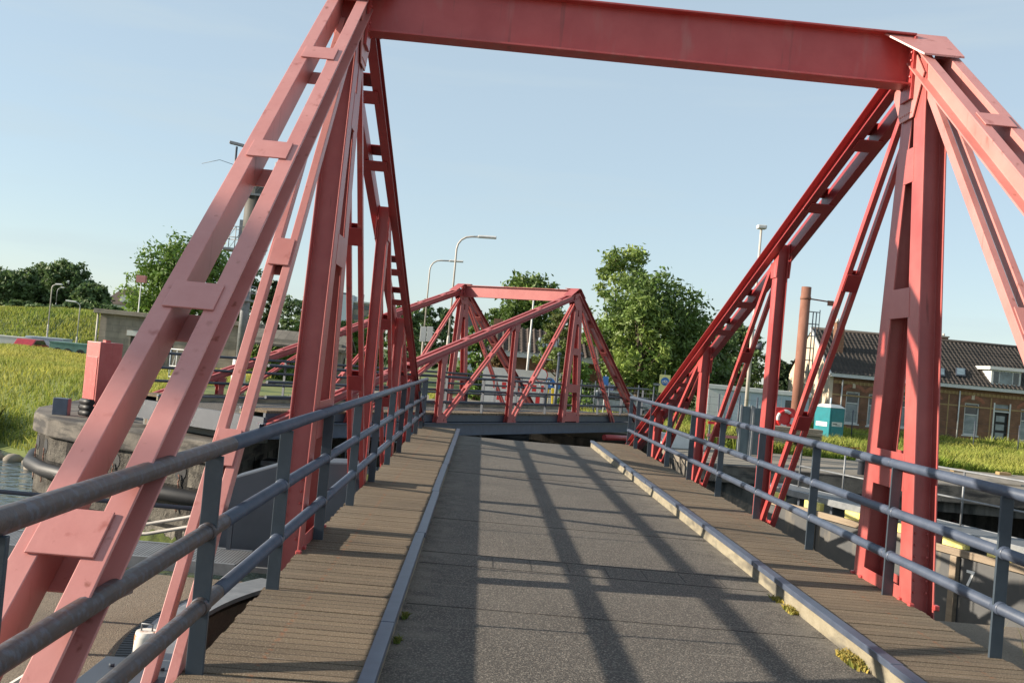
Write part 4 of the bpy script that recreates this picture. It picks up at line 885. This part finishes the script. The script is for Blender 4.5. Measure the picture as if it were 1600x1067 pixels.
for si, (px0, px1, pb, pt_, nn) in enumerate(((1206, 1229, 713, 688, 5), (1249, 1284, 716, 694, 5), (1206, 1284, 688, 668, 4))):
    a = at(px0, pb, 39.5); b_ = at(px1, pb, 39.5); zt = at((px0 + px1) / 2, pt_, 39.5).z; zb = -.9 if si < 2 else zt_prev
    if si == 0: zt0 = zt
    zt = (zt0 if si == 1 else zt); zt_prev = zt if si == 0 else zt_prev
    hh = (zt - zb) / nn
    for k in range(nn):
        j = random.uniform(-.05, .05); j2 = random.uniform(-.05, .05)
        o = MB().box(a.x + j, b_.x + j2, 39.5 + random.uniform(-.05, .05), 40.3, zb + k * hh, zb + (k + 1) * hh - .012).build('timber_mat', TM, None, .012)
        tag(o, lv[k if k < nn - 1 else 4] + ' mat of the ' + where[si], 'timber mat', 'stacked timber mats')
for i, (px0, px1, pb, pt_) in enumerate(((1149, 1168, 733, 634), (1169, 1187, 731, 637))):
    a = at(px0, pb, 34.5 + i * .6); b_ = at(px1, pb, 34.5 + i * .6); T = thing('steel_screen', ('left of two grey galvanised steel screens' if i == 0 else 'right and slightly shorter of two grey galvanised steel screens') + ' behind the right railing', 'screen', (a.x, a.y, -.9)); W = b_.x - a.x; H_ = at((px0 + px1) / 2, pt_, a.y).z + .9
    MB().box(0, W, 0, .05, .05, H_).build('sheet', mat('zinc_sheet%d' % i, (.085, .115, .13), .6, scale=2, col2=(.14, .18, .19), stretch=(2, 2, .5)), T, .006)
    for x in (0, W - .06): MB().box(x, x + .06, -.06, -.002, 0, H_ + .05).build('upright', STEEL, T)
mb = MB()
T = thing('red_white_rail', 'low red and pale barrier rails left of the grey steel screens', 'barrier', (at(1143, 690, 36).x, 36, -.9))
for z in (.55, 1.0): MB().box(-.9, .3, 0, .05, z - .05, z + .05).build('rail', REDS if z > .8 else FADED, T)
for x in (-.85, .2): MB().box(x, x + .06, .052, .1, 0, 1.1).build('post', STEEL, T)
a = onz(1066, 700, -.9); T = thing('white_slab', 'white painted slab lying tilted on the ground beyond the right railing', 'slab', (a.x, a.y, -.9), .2)
MB().add([(-.95, -.4, 0), (.8, -.4, 0), (.8, .5, 0), (-.95, .5, 0), (-.75, -.3, .5), (.75, -.35, .42), (.75, .4, .42), (-.75, .4, .5)], [(3, 2, 1, 0), (4, 5, 6, 7), (0, 1, 5, 4), (1, 2, 6, 5), (2, 3, 7, 6), (3, 0, 4, 7)]).build('slab', WHITE, T, .03)
c = onz(1535, 752, -.9); T = thing('ramp_plate', 'grey ramp plate lying on the right quay in front of the grass', 'plate', (c.x, c.y, -.9), math.radians(-6))
MB().plate([(-.7, .0), (.7, .0), (.7, .06), (.0, .2), (-.7, .06)], 'x', -.95, .95).build('plate', CONC, T, .01)
for i, (px, py, lb) in enumerate(((1497, 737, 'yellow rubber block left of the grey ramp plate'), (1530, 757, 'yellow rubber block in front of the grey ramp plate'), (1568, 742, 'long yellow rubber block at the right end of the grey ramp plate'), (1565, 764, 'yellow rubber block on the quay nearest the right railing'))):
    c = onz(px, py, -.9); tag(MB().plate([(-.24, 0), (.24, 0), (.2, .11), (-.24, .11)], 'y', -.15, .15).build('rubber_block', BAND, None, .015), lb, 'rubber block', 'yellow rubber blocks on the quay').location = c
c = onz(1330, 712, -.9); T = thing('orange_net', 'crumpled orange net lying in the grass right of the timber mats', 'net', c)
mb = MB(); r5 = random.Random(5)
for k in range(16): mb.tube([(r5.uniform(-.5, .5), r5.uniform(-.3, .3), .1 + r5.uniform(0, .25)) for _ in range(4)], .03, 5)
mb.build('folds', ORNG, T)
c = onz(1372, 757, -.9); T = thing('mooring_bollard', 'dark mooring bollard on the right quay behind the king post', 'bollard', (at(1347, 735, 31.2).x, 31.2, -.9)); MB().tube([(0, 0, 0), (0, 0, .4), (0, 0, .42), (0, 0, .55)], [.14, .13, .22, .2], 16).build('post', GIRD, T)

# ------------------------------------------------------------------ signs and barriers beyond the turned bridge
T, tp = pole('cyclist_sign', 'yellow panel sign with a round blue cyclist sign, left of the right truss', 'sign', 1036, 46, 578, .03, STEEL)
zc = at(1040, 600, 46).z - T.location.z; MB().box(-.24, .26, -.05, -.02, zc - .42, zc + .42).build('panel', mat('sign_yellow', (.80, .74, .30), .5, var=.05), T, .005)
MB().tube([(.02, -.055, zc + .12), (.02, -.07, zc + .12)], .19, 20).build('blue_disc', BLUES, T)
mb = MB()
for x in (-.06, .10): mb.tube([(x + .058 * math.cos(2 * PI * k / 12), -.075, zc + .08 + .058 * math.sin(2 * PI * k / 12)) for k in range(13)], .010, 5, False)
mb.tube([(-.06, -.075, zc + .08), (-.01, -.075, zc + .17), (.07, -.075, zc + .17), (.10, -.075, zc + .08), (.02, -.075, zc + .08), (-.01, -.075, zc + .17)], .010, 5); mb.build('bicycle_symbol', LETW, T)
MB().box(-.5, -.2, -.06, -.052, zc - .10, zc + .0).build('arrow_plate', STEEL, T)
T, tp = pole('small_blue_sign', 'small blue sign on a thin pale pole behind the short arm of the turned bridge', 'sign', 944, 48, 585, .025, WHITE); MB().box(-.13, .13, -.04, -.02, tp - .5, tp - .08).build('plate', BLUES, T)
T, tp = pole('round_sign', 'round white sign with red rim, its board in front of the low white wall', 'sign', 842, 52, 574, .04, STEEL)
MB().tube([(0, -.05, tp - .38), (0, -.065, tp - .38)], .36, 24).build('rim', REDS, T); MB().tube([(0, -.067, tp - .38), (0, -.075, tp - .38)], .31, 24).build('face', WHITE, T)
for px, r, lb in ((857, .27, 'larger round blue arrow sign above the yellow stand'), (868, .19, 'smaller round blue arrow sign just right of the larger one')):
    T, tp = pole('arrow_sign', lb, 'sign', px, 50, 590 if r > .2 else 597, .03, STEEL)
    MB().tube([(0, -.04, tp - r), (0, -.055, tp - r)], r, 22).build('disc', BLUES, T)
    mb = MB(); M_ = Matrix.Translation((0, -.06, tp - r)) @ Matrix.Rotation(math.radians(-135), 4, 'Y'); mb.box(-r * .5, r * .5, -.004, .004, -.035, .035, M_); mb.plate([(-r * .1, r * .0), (-.12 - r * .3, .04), (-r * .1, -r * .55)], 'y', -.012, -.006) if False else None
    M2 = M_; mb.add([M2 @ Vector(v) for v in ((r * .3, -.004, -.13), (r * .3, -.004, .13), (r * .75, -.004, 0), (r * .3, .004, -.13), (r * .3, .004, .13), (r * .75, .004, 0))], [(0, 1, 2), (5, 4, 3), (0, 3, 4, 1), (1, 4, 5, 2), (2, 5, 3, 0)]); mb.build('arrow', LETW, T)
c = at(857, 640, 49); T = thing('yellow_stand', 'yellow two legged stand under the round blue arrow signs', 'stand', (c.x, 49, -.9))
for s in (-1, 1): MB().sect((s * .26, 0, 0), (s * .16, 0, at(857, 606, 49).z + .9), [(-.11, -.06), (.11, -.06), (.11, .06), (-.11, .06)], (1, 0, 0)).build('leg', mat('bright_yellow', (.75, .52, .02), .5) if 'bright_yellow' not in bpy.data.materials else bpy.data.materials['bright_yellow'], T, .02)
for i, (px0, px1, Y, lb) in enumerate(((768, 802, 51, 'left red and white barrier'), (815, 850, 51.5, 'right red and white barrier'))):
    a = at(px0, 630, Y); b_ = at(px1, 630, Y); W = b_.x - a.x; T = thing('barrier_boards', lb + ' board pair in front of the low white wall', 'barrier', (a.x, Y, -.9))
    for z, off in ((at(785, 602, Y).z + .9, 0), (at(785, 620, Y).z + .9, 1)):
        for k in range(5): MB().box(W * k / 5 + .003, W * (k + 1) / 5 - .003, 0, .03, z - .17, z + .17).build('board', REDS if (k + off) % 2 == 0 else WHITE, T)
    for x in (.1, W - .16): MB().box(x, x + .07, .035, .1, 0, z + 1.0).build('post', WHITE, T)
def tall_post(px, Y, ptop, lb):
    T, tp = pole('gate_post', lb, 'post', px, Y, ptop, .09, GIRD); MB().ball((0, 0, tp), .1).build('cap', GIRD, T)
tall_post(868, 45, 553, 'left of two tall dark gate posts beyond the turned bridge'); tall_post(902, 45, 553, 'right of two tall dark gate posts beside the mesh fence')
def mesh_fence(label, pts, hh, step=.2, hstep=.2, wire=.005, pr=.035):
    P = [Vector(p) for p in pts]; T = thing('mesh_fence', label, 'fence', P[0])
    for p in P: q_ = p - P[0]; MB().tube([q_, q_ + Vector((0, 0, hh + .1))], pr, 8).build('post', GIRD, T)
    mb = MB()
    for a, b_ in zip(P[:-1], P[1:]):
        a = a - P[0]; b_ = b_ - P[0]; n = int((b_ - a).length / step)
        for k in range(1, n): q_ = a.lerp(b_, k / n); mb.tube([q_ + Vector((0, 0, .05)), q_ + Vector((0, 0, hh))], wire, 4, False)
        for k in range(int(hh / hstep) + 1): z = Vector((0, 0, .05 + k * hstep)); mb.tube([a + z, b_ + z], wire, 4, False)
    mb.build('wire_mesh', GIRD, T)
mesh_fence('dark green mesh fence beyond the turned bridge, below the big leafy tree', [at(px, 630, 50 - i * .6).xy.to_3d() + Vector((0, 0, -.92)) for i, px in enumerate((906, 928, 950, 973, 996, 1020, 1060))], 1.9)
mesh_fence('thin wire fence on dark posts in front of the brick cottages', [Vector((at(px, 680, 60).x, 60, gz(at(px, 680, 60).x, 60))) for px in (1288, 1330, 1374, 1418, 1448, 1522, 1592, 1665)], 1.75, step=2.6, hstep=.42, wire=.008)
mesh_fence('dark mesh fence in front of the pale blue site cabin', [Vector((at(px, 690, 41).x, 41, -.9)) for px in (1090, 1118, 1150, 1178, 1206)], 1.9, step=.25, hstep=.3)
# white stored lattice frames behind the far rails
c = at(262, 600, 50); T = thing('lattice_frame', 'white lattice frames stored on the ground behind the turned bridge', 'frame', (c.x, 50, -.9))
W = at(332, 600, 50).x - c.x; zt = at(300, 548, 50).z + .9
for z in (.3, zt * .5, zt): MB().tube([(0, 0, z), (W, 0, z)], .03, 6).build('bar', WHITE, T)
for k in range(7):
    MB().tube([(W * k / 7, 0, .1), (W * k / 7, 0, zt)], .025, 6).build('upright', WBLU if k % 3 == 0 else WHITE, T); MB().tube([(W * k / 7, .05, .3), (W * (k + 1) / 7, .05, zt)], .022, 6).build('brace', WHITE, T)
c = at(418, 612, 57); T = thing('wooden_pallet', 'pale wooden pallet on the ground beyond the railing of the turned bridge', 'pallet', (c.x, 57, -.9))
for k in range(3): MB().box(-.3, .3, -.5 + k * .45, -.4 + k * .45, 0, .1).build('bearer', TIMB, T)
for k in range(5): MB().box(-.3 + k * .125, -.21 + k * .125, -.5, .5, .101, .125).build('slat', TIMB, T)

# ------------------------------------------------------------------ vegetation
def leaves(P, N, size, rng, flat=.0):            # quads at points P, facing roughly N
    n = len(P); r = rng.normal(size=(n, 3)); d = N * .8 + r * .75; d /= np.linalg.norm(d, axis=1)[:, None]
    u = np.cross(d, rng.normal(size=(n, 3))); u /= np.linalg.norm(u, axis=1)[:, None]; v = np.cross(d, u)
    s = size * rng.uniform(.6, 1.35, (n, 1))
    V = np.stack([P - u * s, P - v * s * .45, P + u * s, P + v * s * .45], 1)
    return V.reshape(-1, 3), np.arange(n * 4).reshape(n, 4)
def blob_points(c, R, n, rng):
    d = rng.normal(size=(n, 3)); d /= np.linalg.norm(d, axis=1)[:, None]
    r = rng.uniform(.55, 1.04, (n, 1)) ** .7
    return c + d * r * R, d
def tree(label, px, Y, ptop, wpx, pal, n=9000, leaf=.17, trunk=.22, sparse=0., low=.16, cat='tree', name='broadleaf_tree', group=None, seed=0, shape='round', zb=None, xw=None):
    rng = np.random.default_rng(seed + 11); b = at(px, 560, Y); z0 = gz(b.x, Y) if zb is None else zb
    H = at(px, ptop, Y).z - z0; W = wpx * Y / 1572 / 2
    T = thing(name, label, cat, (b.x, Y, z0), 0, group)
    zc0 = H * low; nb = 26 if not sparse else 22; blobs = []
    for k in range(nb):
        t = (k + .5) / nb; z = zc0 + (H - zc0) * (.06 + .88 * t)
        prof = math.sin(PI * min(1, .16 + .84 * (1 - (1 - t) ** 1.15) * .93)) ** .65 if shape == 'round' else (1 - t) ** .75 * .95 + .05
        a = k * 2.4 + rng.uniform(-.4, .4); rr = W * prof * rng.uniform(.45, .92)
        R = W * rng.uniform(.24, .42) * (.7 if sparse else 1) * (1 if shape == 'round' else .75)
        blobs.append((np.array([rr * math.cos(a), rr * math.sin(a) * .85, min(z, H - R * .8)]), R * np.array([1, 1, .82])))
    # trunk and limbs
    mb = MB(); top = H * (.62 if shape == 'round' else .95)
    pts = [(0, 0, -.3), (.02, .03, H * .12), (-.05, .02, H * .3), (.08, -.05, top * .75), (.0, .0, top)]
    mb.tube(pts, [trunk * 1.25, trunk, trunk * .8, trunk * .5, trunk * .18], 9)
    for c, R in blobs[::2]:
        s_ = Vector((0, 0, H * .12 + c[2] * .45)); e = Vector(c); md = s_.lerp(e, .5) + Vector((0, 0, -.08 * H * rng.uniform(0, 1)))
        mb.tube([s_, md, e], [trunk * .38, trunk * .22, trunk * .06], 6)
    mb.build('trunk', BARK, T)
    tot = sum(float(R[0]) ** 2 for _, R in blobs); PP, NN, TT = [], [], []
    for c, R in blobs:
        m_ = int(n * float(R[0]) ** 2 / tot); nc = max(6, m_ // 22)
        cc, cd = blob_points(c, R, nc, rng)                 # twig clumps on the blob
        k = m_ // nc; sp = float(R[0]) * (.24 if not sparse else .3)
        p = np.repeat(cc, k, 0) + rng.normal(size=(nc * k, 3)) * sp * np.array([1, 1, .7]); d = np.repeat(cd, k, 0)
        hue = rng.uniform(0, 1); base = np.array(pal[0]) * (1 - hue) + np.array(pal[1]) * hue
        tv = np.repeat(rng.uniform(.72, 1.28, (nc, 1)), k, 0) * base * rng.uniform(.8, 1.2, (nc * k, 1))
        PP.append(p); NN.append(d); TT.append(tv)
    P = np.concatenate(PP); N = np.concatenate(NN) * .5 + np.array([0, 0, .5]); tv = np.concatenate(TT)
    V, F = leaves(P, N, leaf, rng); fast_mesh('crown', V, F, LEAF, T, np.repeat(tv, 4, 0))
    return T
GA = ((.11, .14, .065), (.18, .205, .08)); GB = ((.22, .24, .12), (.34, .33, .15)); GD = ((.125, .15, .125), (.185, .205, .15)); GP = ((.05, .065, .055), (.075, .085, .065)); GO = ((.20, .17, .09), (.16, .18, .085)); GL = ((.16, .21, .08), (.23, .27, .10))
tree('big dense green tree to the right of the turned bridge', 1018, 63, 428, 190, GA, 17000, .17, .3, seed=1, low=.1)
tree('taller airy pale green tree standing left of the big dense tree', 958, 68, 382, 120, GB, 8500, .15, .22, sparse=1, seed=2, low=.25)
tree('lower pale green tree in front of the big dense tree', 1000, 60, 460, 100, GB, 6500, .15, .2, seed=31, low=.2)
tree('round dark green tree rising above the portal of the turned bridge', 822, 78, 430, 128, GA, 11000, .2, .25, seed=3, low=.15)
tree('dark green tree behind the brick house, left of the roof', 778, 84, 480, 70, GA, 4500, .2, .2, seed=32, low=.15)
tree('olive brown leaved small tree in front of the brick house', 872, 54, 487, 80, GO, 3600, .12, .11, sparse=1, seed=4, low=.38)
tree('leafy bush right of the olive tree beyond the turned bridge', 905, 56, 560, 60, GL, 3000, .13, .08, seed=33, low=.02, cat='bush', name='bush')
tree('dark tree seen through the lower right truss', 1105, 72, 498, 90, GD, 6000, .2, .22, seed=5)
tree('grey green tree behind the right truss posts', 1155, 78, 508, 90, GD, 6000, .2, .22, seed=6)
for i, (px, w_) in enumerate(((1222, 34), (1243, 30))):
    tree(('left' if i == 0 else 'right') + ' one of two dark pines beside the rusty pile', px, 120, 562 + i * 2, w_, GP, 2600, .3, .25, seed=40 + i, low=.3, name='pine_tree', group='dark pines beside the rusty pile')
for i, (px, pt, w_, Yv, lb) in enumerate(((-12, 418, 90, 132, 'leftmost dark tree on the dyke at the picture edge'), (30, 420, 70, 136, 'dark tree on the dyke between the picture edge and the lamps'), (62, 412, 76, 140, 'rounded dark tree on the dyke just left of the tall meadow lamp'),
        (94, 407, 82, 134, 'tallest dark tree on the dyke, right behind the tall meadow lamp'), (132, 444, 62, 130, 'lower dark tree on the dyke above the short meadow lamp'), (148, 456, 34, 134, 'small grey green tree on the dyke left of the gabled house'), (226, 462, 30, 140, 'dark tree on the dyke right of the gabled house'))):
    tree(lb, px, Yv, pt, w_, GD, 5200, .32, .25, seed=50 + i, low=.02, group='dark trees on the dyke')
for i, px in enumerate((22, 48, 88, 112, 140, 168)):
    tree(['first', 'second', 'third', 'fourth', 'fifth', 'sixth'][i] + ' low dark bush from the left at the foot of the dyke trees', px, 122, 470 + (i % 3) * 4, 40, GD, 1500, .28, .1, seed=70 + i, low=.0, cat='bush', name='bush', group='low bushes on the dyke')
tree('big sunlit green tree behind the block building and the left stay', 290, 84, 369, 172, GL, 17000, .2, .3, seed=8, low=.1)
tree('darker green tree behind the camera mast', 368, 88, 408, 80, GA, 6000, .2, .25, seed=9, low=.1)
tree('dark spruce between the camera mast and the left king post', 418, 92, 432, 46, GP, 3500, .22, .2, seed=10, low=.05, name='spruce_tree', shape='cone')
for i, (px, pt, w_, Yv, pal, lb) in enumerate(((455, 462, 66, 105, GD, 'dark tree left of the left king post above the ivy shed'), (492, 456, 70, 98, GA, 'green tree just left of the left king post'), (476, 492, 60, 84, GL, 'low light green bush above the ivy shed roof'), (545, 500, 60, 86, GL, 'light green bush below the far office block'),
        (575, 492, 60, 92, GA, 'green bush right of the far office block'), (625, 474, 60, 130, GD, 'far dark tree behind the feet of the left truss'), (660, 468, 50, 150, GD, 'far dark tree left of the second street lamp'), (688, 478, 46, 150, GD, 'far dark tree between the two street lamps'))):
    tree(lb, px, Yv, pt, w_, pal, 4200, .2 if Yv < 110 else .3, .18, seed=90 + i, low=.03)
tree('light green bush at the left end of the brick house', 745, 62, 508, 54, GL, 3600, .15, .1, seed=120, low=.0, cat='bush', name='bush')
tree('red brown bush in front of the brick house wall', 778, 57.5, 552, 46, ((.20, .09, .07), (.13, .09, .06)), 2400, .12, .08, seed=121, low=.0, cat='bush', name='bush')
# ivy on the shed wall
rng = np.random.default_rng(5); n = 9000; sx, W, ez = SHED
P = np.c_[sx + rng.uniform(.0, W * .93, n), 65.9 - np.abs(rng.normal(0, .16, n)), -1 + rng.uniform(0, 1, n) ** .8 * (ez + .05)]
V, F = leaves(P, np.tile([0, -.8, .4], (n, 1)), .15, rng); o = fast_mesh('ivy', V, F, LEAF, None, np.repeat(np.array(GA[1]) * rng.uniform(.6, 1.5, (n, 1)), 4, 0)); tag(o, 'dense dark ivy hanging over the wall of the long low shed', 'ivy')
# grass
def blades(name, X, Y, Z, h, wd, tint, mat_=None, lean=.35, parent=None, rng=RNG):
    n = len(X); a = rng.uniform(0, 2 * np.pi, n); c, s = np.cos(a), np.sin(a); hh = h * rng.uniform(.55, 1.2, n); lx = hh * rng.normal(.12, lean, n); ly = hh * rng.normal(0, lean, n)
    b = np.c_[X, Y, Z]; u = np.c_[c, s, 0 * c] * (np.broadcast_to(wd, (n,)) / 2)[:, None]
    mid = b + np.c_[lx * .35, ly * .35, hh * .6]; tip = b + np.c_[lx, ly, hh]
    V = np.stack([b - u, b + u, mid + u * .8, tip, mid - u * .8], 1).reshape(-1, 3); F = np.arange(n * 5).reshape(n, 5)
    T3 = np.repeat(tint, 5, 0).reshape(n, 5, 3).copy(); T3[:, 3] = T3[:, 3] * .4 + np.array([.78, .62, .55]) * .6 * rng.uniform(.5, 1.1, (n, 1))
    return fast_mesh(name, V, F, mat_ or GRASS, parent, T3.reshape(-1, 3))
def patch(n, ratio, yr, rng, ex=.5):
    Y = yr[0] + (yr[1] - yr[0]) * rng.uniform(0, 1, n) ** (1 / ex if ex else 1); X = Y * rng.uniform(*ratio, n); return X, Y
def gtint(X, Y, rng, lo=(.36, .42, .22), hi=(.80, .68, .50)):
    f = .5 + .5 * np.sin(X * .31 + 1.3 * np.sin(Y * .17)) * np.sin(Y * .23 + 1.1 * np.sin(X * .21)); f = np.clip(f + rng.normal(0, .22, len(X)), 0, 1)[:, None]
    return (np.array(lo) * (1 - f) + np.array(hi) * f) * rng.uniform(.75, 1.2, (len(X), 1))
rng = np.random.default_rng(21)
X, Y = patch(90000, (-.66, -.16), (33, 98), rng, .8); k = (X < -13.3) & (Y > shore(X) + 1.5) & ~((X > bl.x - .3) & (X < bl.x + LB + .4) & (Y > 69)); X, Y = X[k], Y[k]
g = blades('meadow_grass', X, Y, height(X, Y) - .03, np.maximum(.16, .52 - .0034 * Y), .012 + .00055 * Y, gtint(X, Y, rng)); g['kind'] = 'stuff'; tag(g, 'tall yellow green meadow grass left of the stone pier', 'grass')
X, Y = patch(26000, (-.66, -.2), (98, 122), rng, 1); g = blades('dyke_grass', X, Y, height(X, Y) - .03, .5, .09, gtint(X, Y, rng, (.26, .38, .18), (.5, .5, .28))); g['kind'] = 'stuff'; tag(g, 'rough green grass on the slope of the dyke', 'grass')
X, Y = patch(70000, (.06, .62), (37.6, 67.5), rng, .7); k = ~((X < 13) & (Y < 38.8 + (9 - X) * 1.3)) & ~((X < 5.4)) & (Y > np.where(X > 13, 37.9, 37)); X, Y = X[k], Y[k]
tall = .5 + .5 * np.sin(X * .9 + Y * .3)
g = blades('quay_grass', X, Y, height(X, Y) - .03, .28 + .3 * tall, .022 + .0004 * Y, gtint(X, Y, rng, (.30, .44, .14), (.6, .58, .36))); g['kind'] = 'stuff'; tag(g, 'green and straw coloured grass between the right quay and the cottages', 'grass')
X, Y = patch(9000, (-.05, .12), (58, 66), rng, 1); k = (X < -2.4) | (X > 3.8); X, Y = X[k], Y[k]
g = blades('garden_grass', X, Y, height(X, Y), .3, .04, gtint(X, Y, rng)); g['kind'] = 'stuff'; tag(g, 'patchy grass around the low white garden wall', 'grass')
n = 1500; X = rng.uniform(-24.5, -20.3, n); Y = shore(X) + rng.uniform(-.2, 2.2, n); g = blades('reeds', X, Y, np.full(n, -3.8), 1.9, .05, gtint(X, Y, rng, (.12, .2, .10), (.3, .3, .16)), lean=.12); g['kind'] = 'stuff'; tag(g, 'dark reeds at the water edge left of the stone pier', 'reeds')
n = 160; X = rng.uniform(5.6, 8.5, n); Y = rng.uniform(7.6, 10.6, n); g = blades('dry_grass', X, Y, np.full(n, -.92), .3, .010, np.tile([.75, .62, .5], (n, 1)) * rng.uniform(.7, 1.1, (n, 1)), lean=.3); g['kind'] = 'stuff'; tag(g, 'sparse dry grass on the near concrete below the right railing', 'grass')
# rocks along the shore at left
T = None; r9 = random.Random(9)
for k in range(14):
    x = -14.2 - k * .75; y = float(shore(x)) + r9.uniform(-.3, .4); s_ = r9.uniform(.22, .5); o = MB().ball((0, 0, 0), s_, 7, 5, (1, .8, .6)).build('shore_rock', WHITE if k == 9 else CONC); o.location = (x, y, -3.72); o.rotation_euler = (0, 0, k)
    tag(o, 'white rock among the grey ones at the foot of the meadow bank' if k == 9 else 'grey rock in the row at the waterline of the meadow bank', 'rock', 'grey rocks along the meadow bank' if k != 9 else None)
def tuft(px, py, z, n, r, h, lb, pal=((.30, .36, .12), (.85, .62, .30)), loc=None, name='weed_tuft'):
    c = loc or onz(px, py, z); c.x = min(max(c.x, -.355), 2.545); rg = np.random.default_rng(int(px)); X = rg.normal(0, r, n); Y = rg.normal(0, r * 2.2, n); f = rg.uniform(0, 1, (n, 1))
    o = blades(name, np.clip(X, -r * 1.6, r * 1.2), Y, np.zeros(n), h, np.full(n, h * .42), np.array(pal[0]) * (1 - f) + np.array(pal[1]) * f, WEED, .5, rng=rg); o.location = c; tag(o, lb, 'weeds'); return o
tuft(1375, 1038, -.138, 620, .032, .045, 'largest yellow green weed tuft at the foot of the right kerb'); tuft(1262, 957, -.138, 170, .022, .035, 'small weed tuft at the right kerb, middle of three'); tuft(1238, 940, -.138, 90, .02, .03, 'smallest weed tuft at the right kerb, farthest of three')
tuft(603, 962, -.138, 70, .010, .035, 'green weed tuft at the foot of the left kerb, farther one', ((.16, .26, .07), (.3, .4, .14))); tuft(592, 1000, -.138, 80, .010, .03, 'green weed tuft at the foot of the left kerb, nearer one', ((.16, .26, .07), (.3, .4, .14)))
for i, (px, py) in enumerate(((425, 678), (455, 690))):
    c = at(px, py, 29.6); rg = np.random.default_rng(i); n = 500; P = rg.normal(size=(n, 3)) * np.array([.45, .2, .4]); V, F = leaves(P, np.tile([0, -.5, .6], (n, 1)), .08, rg)
    o = fast_mesh('wall_plant', V, F, LEAF, None, np.repeat(np.array(GB[1]) * rg.uniform(.5, 1.7, (n, 1)), 4, 0)); o.location = (c.x, 30.1, c.z); tag(o, ('left' if i == 0 else 'right') + ' one of two leafy plants hanging from the far lock wall behind the dark gate', 'plant')

T = thing('shadow_mast', 'unseen tall mast with a broad panel, added to cast the shadow across the left stay', 'shadow caster', (-24, 2.7, -.92))  # unseen mast, added only to throw the shadow band onto the left stay
MB().tube([(0, 0, 0), (0, 0, 5), (0, 0, 11.7)], [.1, .08, .06], 10).build('post', PALEST, T)
MB().box(-.15, .1, .2, 1.65, 10.72, 11.58).build('shadow_panel', STEEL, T, .02)  # plain panel sized and placed to block the sun, not a lamp
mb = MB(); mb.tube([(0, 0, 11.4), (0, .25, 11.4)], .04, 8); mb.tube([(0, 0, 10.9), (0, .25, 10.9)], .04, 8); mb.build('arm', STEEL, T)
